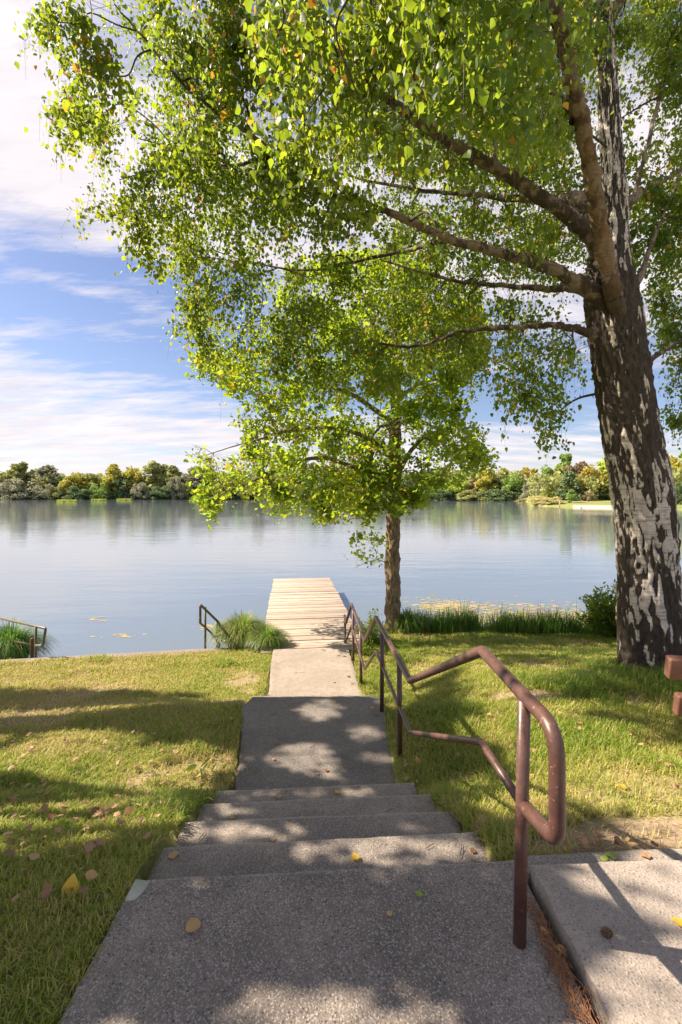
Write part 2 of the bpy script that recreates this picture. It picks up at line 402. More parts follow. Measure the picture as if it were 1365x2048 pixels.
CLOUD = (7.9, 7.35, 7.5)
skyc = nt.nodes.new('ShaderNodeMix'); skyc.data_type = 'RGBA'; skyc.blend_type = 'MULTIPLY'; skyc.inputs[0].default_value = 1
lk(nt, sky.outputs[0], skyc.inputs[6]); skyc.inputs[7].default_value = (1.08, 1.0, 1.09, 1)
tex2 = noise(nt, cmap(1.3, 3.4, -.6, 5., 2.), 1.6, 8, .65)
cc_ = mixc(nt, mapr(nt, tex2, .32, .66), tuple(x*.8 for x in CLOUD[:2])+(CLOUD[2]*.83,), CLOUD)
csky = mixc(nt, cf, skyc.outputs[2], cc_)
lk(nt, csky, bg.inputs['Color']); bg.inputs['Strength'].default_value = .056

# ------------------------------------------------------------------ camera
cam = bpy.data.cameras.new('camera'); co = bpy.data.objects.new('camera', cam); COL.objects.link(co); scene.camera = co
co.location = (0, 0, EYE); co.rotation_euler = (PI/2, 0, 0)
cam.sensor_fit = 'VERTICAL'; cam.sensor_height = 36; cam.lens = F/2048*36
cam.shift_y = (HY-1024)/2048; cam.clip_start = .05; cam.clip_end = 6000
scene.view_settings.view_transform = 'Standard'; scene.view_settings.look = 'None'
scene.view_settings.exposure = 1.34; scene.view_settings.gamma = 1

# ------------------------------------------------------------------ terrain
WATER = -1.8
def lerp(x, xs, ys): return np.interp(x, xs, ys)
def paved(X, d):
    X = np.asarray(X, float); d = np.asarray(d, float)
    lo = lerp(d, [-9, 1.9, 1.95, 3.3, 3.45, 3.8, 5.3, 6.0, 8.5], [-.86, -.86, -.90, -.92, -.90, -.89, -1.12, -1.06, -1.27])
    hi = lerp(d, [-9, 1.95, 1.97, 3.45, 3.5, 5.3, 5.9, 8.45], [.80, .80, .75, .56, .46, .44, .33, .12])
    main = (X > lo) & (X < hi) & (d < 8.5)
    right = (X > .7) & (X < 4.5) & (d < 2.02+.045*X)
    return main | right
def shore(X):
    X = np.asarray(X, float)
    return lerp(X, [-200, -40, -6, -1.4, -1.2, .3, .7, 1.6, 2.6, 6, 12, 40, 60, 200], [8, 7.0, 7.97, 8.72, 8.6, 8.6, 9.3, 10.4, 10.7, 10.6, 10.8, 14, 30, 60])
def ground_z(X, d):
    X = np.asarray(X, float); d = np.asarray(d, float)
    L = lerp(d, [-60, 0, 1.85, 2.3, 2.7, 3.05, 3.5, 5.3, 6.2, 8.5], [.3, -.015, -.03, -.15, -.31, -.47, -.72, -.80, -1.24, -1.345])
    Rr = lerp(d, [-60, 0, 2.05, 3.5, 5.8, 8.5, 10.2, 10.6], [.3, -.02, -.06, -.38, -.66, -1.28, -1.47, -1.60])
    t = np.clip((X-.5)/1.6, 0, 1); t = t*t*(3-2*t)
    z = L*(1-t)+Rr*t
    left = np.clip((-X-1.2)/2.5, 0, 1)
    Lf = lerp(d, [-60, 0, 1.6, 3.5, 5.3, 7.0, 7.9, 8.6], [.3, -.02, -.05, -.62, -.98, -1.28, -1.35, -1.37])
    z = z*(1-left)+Lf*left
    z = z+(n2(X, d, .9, 3)-.5)*.08*np.clip((np.abs(X)-1.1)/1.0, 0, 1)
    z = np.where(paved(X, d), z-.12, z)
    s = d-shore(X)
    steep = np.where(X < .5, 14., 1.2)
    z = np.where(s > 0, np.maximum(z-s*steep-.0, -3.2), z)
    return z

def nonuni(a, fine0, fine1, b, st, grow=1.25):
    xs = list(np.arange(fine0, fine1+1e-6, st)); s = st; x = fine0; left = []
    while x > a: s *= grow; x -= s; left.append(max(x, a))
    s = st; x = fine1; right = []
    while x < b: s *= grow; x += s; right.append(min(x, b))
    return np.array(left[::-1]+xs+right)
gx = nonuni(-150, -8, 7, 150, .09); gy = nonuni(-200, .8, 11.2, 15, .07)
X, Y = np.meshgrid(gx, gy, indexing='ij'); Z = ground_z(X, Y)
def soilmask(X, d):
    X = X+(n2(X, d, 3, 24)-.5)*.8; d = d+(n2(X, d, 3.5, 25)-.5)*.5
    s = np.clip((n2(X, d, 1.3, 21)-.55)*6, 0, 1)*.8*np.clip((d-2.2)/1., 0, 1)
    for (x0, d0, rx, rd, a) in ((-3.9, 5.1, 1.3, .35, .6), (-3.2, 5.75, .9, .22, .5), (-4.8, 4.6, .9, .3, .5), (1.65, 2.25, .8, .2, 1.), (1.9, 2.9, .5, .35, .5), (2.0, 4.9, .35, .12, 1.), (1.25, 7.3, .25, .3, .6), (1.9, 9.6, .35, .15, .7)):
        s = np.maximum(s, a*np.clip(1.5-((X-x0)/rx)**2-((d-d0)/rd)**2, 0, 1))
    return s
sm = soilmask(X, Y); under = (Y-shore(X) > 0)*1.
V = np.stack([X, Y, Z], -1).reshape(-1, 3); nu, nv = X.shape
idx = np.arange(nu*nv).reshape(nu, nv)
q = np.stack([idx[:-1, :-1], idx[1:, :-1], idx[1:, 1:], idx[:-1, 1:]], -1).reshape(-1, 4)
me = raw_mesh('ground', V, q, np.full(len(q), 4), {'Col': np.stack([sm.ravel(), under.ravel(), 0*under.ravel()], 1)}, True)
o = link('ground', me, M['soil']); tag(o, kind='structure')

# water sheet
mb = MB(); mb.add([(-1500, 7.2, WATER), (1500, 7.2, WATER), (1500, 900, WATER), (-1500, 900, WATER)], [(0, 1, 2, 3)])
put('water', mb, M['water']); tag(bpy.data.objects['water'], kind='structure')

# far bank: fan of land beyond the lake
def dshore(r): return lerp(r, [-3, -1, -.75, .0, .2, .3, .40, .408, .418, .45, .53, .6, .75, 1.2, 2.5], [240, 262, 272, 268, 245, 222, 212, 205, 130, 124, 116, 110, 99, 80, 62])
rr = np.concatenate([np.linspace(-6, -1, 30), np.linspace(-.98, .38, 200), np.linspace(.382, .8, 260), np.linspace(.82, 4, 40)])
fr = np.array([.985, 1.0, 1.006, 1.015, 1.03, 1.06, 1.12, 1.3, 1.8, 3, 6, 14]); fz = np.array([-3, -1.82, -1.6, -1.45, -1.2, -.9, -.5, -.3, 0, 2, 6, 10])
RR, FF = np.meshgrid(rr, fr, indexing='ij'); DD = dshore(rr)*(1+.006*(n2(rr*60, rr*0, 1, 5)-.5)*2); DD = DD[:, None]*FF
V = np.stack([RR*DD, DD, np.broadcast_to(fz, DD.shape)], -1).reshape(-1, 3)
sandm = (((RR > .51) & (RR < .66) & (FF < 1.02)) | ((RR > .435) & (RR < .452) & (FF > 1.01) & (FF < 1.1)))*1.
nu, nv = RR.shape; idx = np.arange(nu*nv).reshape(nu, nv)
q = np.stack([idx[:-1, :-1], idx[1:, :-1], idx[1:, 1:], idx[:-1, 1:]], -1).reshape(-1, 4)
me = raw_mesh('far_bank', V, q, np.full(len(q), 4), {'Col': sandm.ravel()}, True)
tag(link('far_bank', me, M['farbank']), kind='structure')
# distant hill
mb = MB(); vv = []
hx = np.linspace(-900, 1600, 120)
for i, x in enumerate(hx):
    h = 40*math.exp(-((x-800)/330)**2)+30*math.exp(-((x-1250)/300)**2)+6+4*float(n2(x, 0, .01, 9))
    h = max(h, 2)+24*math.exp(-((x+700)/300)**2)*0
    for (dy, zf) in ((0, 0), (150, .8), (300, 1), (600, 0)): vv.append((x, 1700+dy, zf*h))
mb.grid(vv, len(hx), 4); put('hill', mb, M['hill'], smooth=True); tag(bpy.data.objects['hill'], kind='structure')

# ------------------------------------------------------------------ paving
def slabgrid(poly_fn, ztop, zbot, nu=60, nv=40, jit=.004, seed=0, worn=False):
    """slab whose top is a grid over (u,v) with rounded, slightly chipped rim"""
    us = np.linspace(0, 1, nu); vs = np.linspace(0, 1, nv)
    U, W = np.meshgrid(us, vs, indexing='ij')
    XY = poly_fn(U, W); X, Y = XY
    e = np.minimum.reduce([U, 1-U, W, 1-W])
    Z = ztop+(n2(X, Y, 6, seed)-.5)*jit*2
    jx = (n2(X*1+9, Y, 9, seed+3)-.5); jy = (n2(X+3, Y+7, 9, seed+5)-.5)
    edge = (e <= 1e-6)
    X = X+edge*jx*.022; Y = Y+edge*jy*.022
    Z = Z-edge*.007-edge*np.abs(n2(X, Y, 25, seed+8)-.5)*.014
    V = np.stack([X, Y, Z], -1)
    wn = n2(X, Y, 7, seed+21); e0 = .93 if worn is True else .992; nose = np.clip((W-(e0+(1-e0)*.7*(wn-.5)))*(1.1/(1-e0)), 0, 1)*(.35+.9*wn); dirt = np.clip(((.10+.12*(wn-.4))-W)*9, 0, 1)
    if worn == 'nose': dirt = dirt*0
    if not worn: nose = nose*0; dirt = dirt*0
    mb = MB(); mb.grid(V.reshape(-1, 3), nu, nv, col=np.stack([nose, dirt, 0*nose], -1).reshape(-1, 3))
    ring = [(i, 0) for i in range(nu)]+[(nu-1, j) for j in range(1, nv)]+[(i, nv-1) for i in range(nu-2, -1, -1)]+[(0, j) for j in range(nv-2, 0, -1)]
    t = np.array([V[i, j] for i, j in ring]); bt = t.copy(); bt[:, 2] = zbot
    k = len(ring); mid = t.copy(); mid[:, 2] -= .03; mid[:, 0] += 0
    vv = np.vstack([t, mid, bt]); f = []
    scol = np.zeros((len(vv), 3)); scol[:k*2, 0] = .5 if worn else 0
    for a in range(2):
        for i in range(k):
            j = (i+1) % k; f.append((a*k+i, (a+1)*k+i, (a+1)*k+j, a*k+j))
    mb.add(vv, f, scol); return mb
def quadfn(A, B, C, D):   # A near-left B near-right C far-right D far-left
    A, B, C, D = [np.array(a, float) for a in (A, B, C, D)]
    def fn(U, W):
        p = [(A[k]*(1-U)+B[k]*U)*(1-W)+(D[k]*(1-U)+C[k]*U)*W for k in (0, 1)]
        return p
    return fn
E = [((-.857, 1.893), (.753, 1.997)), ((-.882, 2.262), (.718, 2.366)), ((-.908, 2.648), (.685, 2.736)), ((-.912, 3.019), (.645, 3.12)), ((-.918, 3.38), (.558, 3.476))]
o = put('upper_landing', slabgrid(quadfn((-.86, -1.2), (.775, -1.2), (.77, 1.998), E[0][0]), 0, -.4, 50, 260, .004, 0, 'nose'), M['concrete'], smooth=True); tag(o, kind='structure')
st = None
flight = empty('stair_flight', (0, 2, -.15), 'flight of broad worn concrete steps dropping from the top landing', 'steps'); 
for i in range(1, 5):
    a, b_ = E[i-1]; c_, d_ = E[i]
    A = (c_[0]+.0, a[1]+.004); B = (d_[0], b_[1]+.004)
    put('step', slabgrid(quadfn((c_[0], a[1]-.02), (d_[0], b_[1]-.02), d_, c_), -.15*i, -.15*i-.35, 60, 34, .003, i, True), M['concrete_step'], flight, smooth=True)
# middle landing asphalt (polygonal outline)
def midfn(U, W):
    d = lerp(W, [0, 1], [3.36, 5.29])
    lo = lerp(d, [3.3, 3.75, 4.6, 5.05, 5.29], [-.80, -.87, -1.0, -1.10, -1.03]); hi = lerp(d, [3.3, 4.2, 5.29], [.47, .45, .49])
    X = lo+(hi-lo)*U; Y = d+(.04*(X+.3))*(W > .5)*0
    return X+(n2(U*0, d, 3, 31)-.5)*.05*(np.abs(U-.5) > .49), Y
o = put('middle_landing', slabgrid(midfn, -.75, -1.2, 40, 60, .008, 12), M['asphalt'], smooth=True); tag(o, kind='structure')
fl2 = empty('stair_flight', (-.3, 5.5, -.9), 'short lower flight hidden between the dark asphalt landing and the sunlit path', 'steps')
for i in range(2):
    y0 = 5.29+.4*i
    put('step', slabgrid(quadfn((-1.1, y0-.02), (.42, y0-.02), (.40, y0+.40), (-1.1, y0+.40)), -.75-.17*(i+1), -1.5, 30, 10, .003, 40+i), M['concrete_step'], fl2, smooth=True)
def pathfn(U, W):
    d = lerp(W, [0, 1], [6.07, 8.42])
    lo = lerp(d, [6.0, 6.64, 8.34], [-1.02, -1.06, -1.256]); hi = lerp(d, [6.0, 6.9, 8.42], [.33, .28, .12])
    return lo+(hi-lo)*U+(n2(U*0, d, 3, 33)-.5)*.05*(np.abs(U-.5) > .49), d+0*U
o = put('path', slabgrid(pathfn, -1.26, -1.7, 40, 60, .006, 50), M['path'], smooth=True); tag(o, kind='structure')
# right-hand slab and its lower front kerb strip
o = put('side_slab', slabgrid(quadfn((.80, -1.2), (4.2, -1.2), (4.2, 2.05), (.80, 1.912)), .05, -.4, 90, 90, .003, 60), M['slab'], smooth=True); tag(o, kind='structure')
o = put('side_kerb', slabgrid(quadfn((.785, 1.925), (4.2, 2.062), (4.2, 2.22), (.785, 2.02)), .0, -.4, 80, 8, .003, 70), M['concrete_step'], smooth=True); tag(o, kind='structure')
# pale mortar patch on the landing's corner
mb = MB(); pts = [G(251, 1798, .006), G(270, 1797, .006), G(288, 1780, .006), G(299, 1762, .006), G(272, 1758, .006)]
c0 = np.mean(pts, 0)
lo = [p.copy() for p in pts]; 
for p in lo: p[2] = -.03
mb.add(pts+lo, [(4, 3, 2, 1, 0)]+[(i, (i+1) % 5, 5+(i+1) % 5, 5+i) for i in range(5)])
M['mortar'] = simple('pale_mortar', (.45, .46, .38), .95, (.34, .35, .29), 50, 0, .6)
o = put('mortar_patch', mb, M['mortar'], origin=c0); tag(o, 'pale greenish mortar patch on the left corner of the top landing', 'repair patch')

# retaining wall along the lawn's edge
mb = MB(); wx = np.linspace(-12, -1.12, 90); wy = lerp(wx, [-12, -6, -2.65, -1.1], [6.95, 7.98, 8.55, 8.72]); rows = []
for x, y in zip(wx, wy):
    j = (float(n2(x, 0, 3, 77))-.5)*.03; j2 = (float(n2(x, 4, 5, 78))-.5)*.03
    for (dy, z) in ((0+j, -1.9), (0+j, -1.41), (.012+j, -1.385+j2*.4), (.24+j2, -1.385+j2*.4), (.255+j2, -1.41), (.255+j2, -3.2)): rows.append((x, y+dy, z))
mb.grid(rows, len(wx), 6)
o = put('retaining_wall', mb, concrete('wall_concrete', (.33, .27, .23), (.20, .16, .14), .5), origin=(-4, 8.2, -1.4), smooth=False); tag(o, 'low worn concrete edging wall between the left lawn and the lake', 'wall')

# ------------------------------------------------------------------ jetty
jet = empty('jetty', (-.5, 8.44, -1.33), 'weathered wooden plank jetty reaching out over the lake from the path', 'jetty')
ju = np.array([-.117, 1, 0]); ju /= np.linalg.norm(ju); jv = np.array([ju[1], -ju[0], 0])
j0 = np.array([-.50, 8.44, -1.30]); Lj = 7.2
mbp = MB(); y = 0.; k = 0
while y < Lj:
    wdt = .138+random.uniform(-.006, .006)
    if k == 18: wdt = .07
    half = .965+random.uniform(-.008, .012)+(.02 if y < 5 else 0)
    c = j0+ju*(y+wdt/2)+jv*random.uniform(-.005, .005); c[2] += random.uniform(-.007, .007)-.02
    mbp.box(c, (2*half, wdt, .04), col=(random.random() if k not in (18, 31, 40) else 1.5,)*3, basis=np.array([jv, ju, [0, 0, 1]]))
    y += wdt+random.uniform(.012, .024); k += 1
dk = put('deck', mbp, M['deck'], jet)
md = dk.modifiers.new('bev', 'BEVEL'); md.width = .006; md.segments = 2
for s in (-.75, 0, .75):
    mb = MB(); mb.box(j0+ju*Lj/2+jv*s+np.array([0, 0, -.125]), (.1, Lj-.1, .16), basis=np.array([jv, ju, [0, 0, 1]])); put('beam', mb, M['pile'], jet)
for t in (1.2, 4., 6.8):
    for s in (-.86, .86):
        c = j0+ju*t+jv*s; mb = MB(); mb.tube([c+np.array([0, 0, -2]), c+np.array([0, 0, -.06])], .08, 12); put('pile', mb, M['pile'], jet, smooth=False)

# ------------------------------------------------------------------ railings
def fillet(pts, r, k=6):
    pts = [np.array(p, float) for p in pts]; out = [pts[0]]
    for i in range(1, len(pts)-1):
        a, b, c = pts[i-1], pts[i], pts[i+1]; rr_ = r[i] if isinstance(r, (list, tuple)) else r
        u = a-b; v = c-b; lu, lv = np.linalg.norm(u), np.linalg.norm(v); rr_ = min(rr_, lu*.45, lv*.45)
        p, q_ = b+u/lu*rr_, b+v/lv*rr_
        for j in range(k+1):
            t = j/k; out.append((1-t)**2*p+2*t*(1-t)*b+t*t*q_)
    out.append(pts[-1]); return out
def rp(x, d, H): return np.array([x, d, EYE-H])
rail = empty('handrail', (.6, 2.5, 0), 'long maroon painted pipe handrail stepping down the right side of the stairs', 'handrail', None)
up = [rp(.648, 1.62, 1.107), rp(.665, 1.40, 1.07), rp(.662, 1.395, .725), rp(.65, 2.09, .72), rp(.543, 3.58, 1.47), rp(.417, 5.42, 1.47), rp(.317, 6.13, 1.98), rp(.19, 8.19, 1.98), rp(.093, 8.47, 2.40), rp(.072, 8.98, 2.40)]
mb = MB(); mb.tube(fillet(up, [0, .05, .10, .015, .015, .015, .015, .015, .02, 0]), .0245, 20); put('top_rail', mb, M['rail'], rail, smooth=True)
lowr = [rp(.648, 1.62, 1.11), rp(.645, 2.09, 1.14), rp(.543, 3.58, 1.875), rp(.417, 5.42, 1.87), rp(.317, 6.13, 2.36), rp(.19, 8.19, 2.36), rp(.093, 8.47, 2.74), rp(.072, 8.98, 2.74)]
mb = MB(); mb.tube(fillet(lowr, .012), .017, 16); put('lower_rail', mb, M['rail'], rail, smooth=True)
for (x, xb, d, Ht, zb) in ((.652, .635, 1.62, .735, -.02), (.515, .52, 4.02, 1.475, -.8), (.447, .442, 4.93, 1.475, -.8), (.290, .300, 6.78, 1.985, -1.5), (.210, .215, 7.89, 1.985, -1.5), (.078, .080, 8.88, 2.405, -2.2)):
    mb = MB(); mb.tube([(xb, d, zb), (x, d, EYE-Ht)], .0225, 18); put('post', mb, M['rail'], rail, smooth=True)
r2 = empty('handrail', (-2.55, 8.7, -1.4), 'olive pipe handrail beyond the wall left of the grass clump and jetty', 'handrail')
tp = [rp(-2.60, 8.78, 2.56), rp(-2.615, 8.78, 2.17), rp(-2.60, 8.80, 2.12), rp(-2.44, 9.35, 2.64), rp(-2.44, 9.35, 3.6)]
tp = [P(401, 1247, 8.72), P(401, 1209, 8.72), P(439, 1246, 9.3), P(438, 1320, 9.3)]
mb = MB(); mb.tube(fillet(tp, [0, .05, .04, 0]), .024, 12); put('top_rail', mb, M['rail_green'], r2, smooth=True)
tp = [P(401, 1246, 8.72), P(412, 1256, 8.9), P(435, 1276, 9.25), P(462, 1293, 9.6), P(495, 1312, 10.)]
mb = MB(); mb.tube(tp, .019, 10); put('lower_rail', mb, M['rail_green'], r2, smooth=True)
for (x, y0, y1, d) in ((411, 1214, 1330, 8.87), (434, 1243, 1330, 9.2)):
    mb = MB(); mb.tube([P(x, y1, d), P(x, y0, d)], .022, 12); put('post', mb, M['rail_green'], r2, smooth=True)
r1 = empty('handrail', (-5.5, 8.3, -1.4), 'olive pipe handrail cut by the left edge of the picture, beyond the wall', 'handrail')
tp = [P(72, 1291, 8.4), P(86, 1292, 8.35), P(92, 1257, 8.35), P(0, 1236, 9.0), P(-110, 1212, 9.9)]
mb = MB(); mb.tube(fillet(tp, [0, .05, .04, 0, 0]), .024, 12); put('top_rail', mb, M['rail_green'], r1, smooth=True)
tp = [P(72, 1291, 8.45), P(0, 1278, 9.0), P(-110, 1257, 9.9)]
mb = MB(); mb.tube(tp, .019, 10); put('lower_rail', mb, M['rail_green'], r1, smooth=True)
for (x, y0, y1, d) in ((72, 1253, 1345, 8.45), (-60, 1224, 1345, 9.5)):
    mb = MB(); mb.tube([P(x, y1, d), P(x, y0, d)], .023, 12); put('post', mb, M['rail_green'], r1, smooth=True)
mb = MB(); mb.tube([P(64.5, 1345, 8.5), P(64.5, 1278, 8.5), P(64.5, 1276.5, 8.5)], [.032, .032, .024], 12)
o = put('wooden_post', mb, M['wood_post'], origin=P(64.5, 1345, 8.5)); tag(o, 'short dark wooden post beside the handrail at the left edge', 'post')

# ------------------------------------------------------------------ bench
bn = empty('park_bench', (3.0, 3.3, -.35), 'reddish brown plank bench cut by the right edge below the birch', 'bench')
bu = np.array([.985, -.17, 0]); bv = np.array([.17, .985, 0])
def board(nm, px, py0, py1, d, thick, tilt=0.):
    H1, H0 = (py1-HY)*d/F, (py0-HY)*d/F; zc = EYE-(H0+H1)/2; h = H1-H0
    c = np.array([(px-CX)*d/F, d, zc])+bu*.9
    mb = MB(); zb = np.array([bv[0]*tilt, bv[1]*tilt, 1]); zb /= np.linalg.norm(zb)
    nb = np.cross(zb, bu)
    mb.box(c, (1.8, thick, h), basis=np.array([bu, nb, zb])); o = put(nm, mb, M['bench_wood'], bn)
    md = o.modifiers.new('bev', 'BEVEL'); md.width = .012; md.segments = 3
board('backrest_board', 1334, 1312, 1356, 3.15, .075, -.18)
board('backrest_board', 1351, 1386, 1430, 3.22, .07, -.18)
gz = -.33
for k in range(3):
    c = np.array([2.95, 3.42+.15*k, gz+.38])+bu*.85; mb = MB(); mb.box(c, (1.75, .13, .05), basis=np.array([bu, bv, [0, 0, 1]])); put('seat_board', mb, M['bench_wood'], bn)
for s in (.45, 1.4):
    c = np.array([2.65, 3.5, gz+.2])+bu*s; mb = MB(); mb.box(c, (.09, .45, .42), basis=np.array([bu, bv, [0, 0, 1]]))
    mb.box(c+np.array([0, -.17, .42])-bv*.04, (.07, .06, .5), basis=np.array([bu, bv, [0, 0, 1]])); put('leg', mb, M['bench_leg'], bn)

# ------------------------------------------------------------------ lit patches (openings in the foliage through which the sun falls)
kx, ky = -sundir[0]/sundir[2], -sundir[1]/sundir[2]   # ground shift per unit height
LIT = []   # x, d, rx, rd at z reference
def litpx(px0, px1, py0, py1, z):
    a = G((px0+px1)/2, py0, z)[1]; b_ = G((px0+px1)/2, py1, z)[1]; d = (a+b_)/2
    LIT.append(((((px0+px1)/2)-CX)*d/F, d, (px1-px0)/2*d/F, abs(a-b_)/2, z))
litpx(380, 960, 1950, 2140, 0); litpx(60, 330, 2010, 2200, 0)
litpx(270, 450, 1745, 1800, 0); litpx(560, 1040, 1722, 1760, 0)
litpx(1120, 1520, 1680, 1836, .03); litpx(1090, 1600, 1880, 2200, .05); litpx(1130, 1340, 1690, 1832, .05); litpx(1280, 1620, 1680, 1832, .05); litpx(1140, 1420, 1884, 2100, .05); litpx(1350, 1800, 1700, 1834, .05)
litpx(540, 1010, 1662, 1740, -.15); litpx(350, 620, 1634, 1692, -.3); litpx(330, 400, 1690, 1730, -.15); litpx(760, 860, 1640, 1670, -.3); litpx(560, 640, 1600, 1625, -.45); litpx(800, 1000, 1660, 1735, -.15); litpx(400, 860, 1574, 1600, -.6); litpx(395, 470, 1600, 1640, -.45); litpx(860, 910, 1590, 1625, -.45); litpx(330, 420, 1900, 1950, 0); litpx(860, 940, 1630, 1660, -.3)
litpx(400, 540, 1605, 1640, -.45); litpx(560, 780, 1570, 1596, -.6)
litpx(595, 690, 1396, 1440, -.75); litpx(520, 680, 1482, 1548, -.75); litpx(700, 800, 1500, 1530, -.75); litpx(600, 700, 1530, 1565, -.75); litpx(690, 770, 1450, 1490, -.75)
# full strips
NST = len(LIT)
LIT += [(-.4, 7.0, 1.5, 1.45, -1.26), (-.6, 6.15, 1.2, .5, -1.2), (-.4, 8.2, 1.6, .8, -1.26), (-.8, 10.5, 1.8, 2.5, -1.3), (-1.4, 13.5, 1.8, 3.0, -1.3)]
LIT += [(-4.2, 7.25, 2.6, .42, -1.3), (-2.2, 7.7, 1.5, .6, -1.33), (-6.3, 6.9, 1.5, .45, -1.3)]
LIT += [(2.9, 7.95, 2.8, .72, -1.15), (1.2, 7.2, .7, .8, -1.2), (1.0, 8.6, .4, .5, -1.3), (1.6, 9.3, 1.3, .3, -1.4), (3.6, 9.5, 1.2, .22, -1.4), (5.2, 8.3, 1.2, .5, -1.2)]
LIT += [(-2.1, 3.95, 1.25, .30, -.75), (-3.2, 3.85, .8, .25, -.75), (-1.5, 3.05, .5, .25, -.5), (-1.15, 2.55, .25, .35, -.3), (-1.7, 2.2, .35, .1, -.2), (-1.45, 1.55, .25, .12, -.05), (-2.4, 2.9, .45, .12, -.4), (-1.2, 3.45, .22, .3, -.65)]
LIT += [(1.1, 2.75, .28, .35, -.3), (.95, 3.3, .2, .3, -.5), (1.35, 4.2, .35, .25, -.6), (2.1, 2.65, .4, .15, -.3), (2.4, 3.4, .35, .15, -.4), (1.9, 2.3, .6, .08, -.1), (.8, 5.6, .4, .6, -.9)]
LIT += [(-3.3, 6.6, 1.6, .2, -1.2), (-2.8, 4.4, .9, .25, -.85), (-2.0, 2.5, .5, .2, -.25), (-1.55, 3.6, .5, .2, -.6), (-4.2, 4.2, .8, .3, -.8), (-1.25, 1.25, .2, .15, -.03), (-3.2, 5.35, 1.2, .12, -.95)]
LIT = np.array(LIT)
def lit(Pn, prob=.94, grow=1.12, sub=None):
    """true where a leaf would throw its shadow into one of the sunlit patches"""
    out = np.zeros(len(Pn), bool)
    for (x, d, rx, rd, z) in (LIT if sub is None else LIT[sub]):
        h = Pn[:, 2]-z; gx_ = Pn[:, 0]+kx*h; gd = Pn[:, 1]+ky*h
        wob = (.75+.5*n2(gx_, gd, 3, 91, 2)) if z < .04 else .98+.1*n2(gx_, gd, 3, 91, 2)
        out |= (((gx_-x)/rx)**2+((gd-d)/rd)**2) < (wob*grow)**2*1.05
    return out & (R.random(len(Pn)) < prob)

# ------------------------------------------------------------------ leaves
def leaf_cloud(name, pos, axis, nrm, size, shape, colv):
    """pos[n,3] base; axis = direction base->tip; nrm = blade normal; shape = outline (right side)"""
    n = len(pos)
    axis = axis/np.linalg.norm(axis, axis=1)[:, None]
    side = np.cross(axis, nrm); side /= np.linalg.norm(side, axis=1)[:, None]+1e-9
    nn = np.cross(side, axis)
    k = len(shape)
    tmpl = [(0, 0, 0)]+[(a, b, c) for (a, b, c) in shape]+[(0, 1, 0)]+[(-a, b, c) for (a, b, c) in shape[::-1]]
    m = len(tmpl); V = np.zeros((n, m, 3), np.float32)
    for j, (a, b, c) in enumerate(tmpl):
        V[:, j] = pos+size[:, None]*(side*a+axis*b+nn*c)
    base = (np.arange(n)*m)[:, None]
    right = np.array([list(range(0, k+2))]); leftf = np.array([[0]+list(range(k+1, m))])
    loops = np.concatenate([base+right, base+leftf], 1).ravel()
    sizes = np.full(2*n, k+2)
    return raw_mesh(name, V.reshape(-1, 3), loops, sizes, {'Col': np.repeat(colv, m)}, False)
BIRCH = [(.26, .12, .06), (.40, .34, .10), (.22, .66, .05)]
OAK = [(.13, .2, .03), (.30, .38, .08), (.18, .48, .05), (.36, .70, .09), (.2, .92, .04)]
def rand_unit(n):
    v = R.normal(size=(n, 3)); return v/np.linalg.norm(v, axis=1)[:, None]
def inpoly(px, py, poly):
    poly = np.array(poly, float); c = np.zeros(len(px), bool); j = len(poly)-1
    for i in range(len(poly)):
        xi, yi = poly[i]; xj, yj = poly[j]
        c ^= ((yi > py) != (yj > py)) & (px < (xj-xi)*(py-yi)/(yj-yi+1e-9)+xi); j = i
    return c
def proj(p): return CX+F*p[:, 0]/p[:, 1], HY-F*(p[:, 2]-EYE)/p[:, 1]

def limb_tube(mb, pts, rads, n=10, jit=.0, k=6, col=None):
    q_ = spline(pts, k); r_ = np.interp(np.linspace(0, 1, len(q_)), np.linspace(0, 1, len(rads)), rads)
    L = np.linalg.norm(q_[1:]-q_[:-1], axis=1).mean()
    q_ = q_+(np.stack([n2(np.arange(len(q_))*.35+pts[0][0]*7, np.full(len(q_), j*5.), 1, 55) for j in range(3)], 1)-.5)*jit
    V, nu = tube_verts(q_, r_, n)
    if n >= 8:
        nse = (fbm(V*9, 5, 3)-.5)*.45+(fbm(V*28, 6, 2)-.5)*.5; c_ = np.repeat(q_, n, 0); V = V+(V-c_)*nse[:, None]*1.0
    mk = fbm(V*np.array([7, 7, 7]), 8, 3)
    C = np.stack([np.clip((mk-.40)*3+.2, 0, 1), np.zeros(len(V)), np.zeros(len(V))], 1) if (col is None or isinstance(col, str)) else np.zeros((len(V), 3))+np.array(col)
    if isinstance(col, str): C = np.stack([np.clip((mk-.5)*4+.25, 0, .75), np.clip((fbm(V*np.array([14, 14, 5]), 9, 3)-.3)*2.2, 0, 1), 0*mk], 1)
    if isinstance(col, str):
        tt = np.repeat(np.linspace(0, 1, nu), n); C[:, 0] = np.clip(C[:, 0]+np.clip((.36-tt)/.16, 0, 1)*(.45+.7*(mk-.4)), 0, 1); C[:, 1] *= np.clip((tt-.18)/.2, 0, 1)
    b0 = mb.n; mb.grid(V, nu, n, True, C)
    return q_, r_

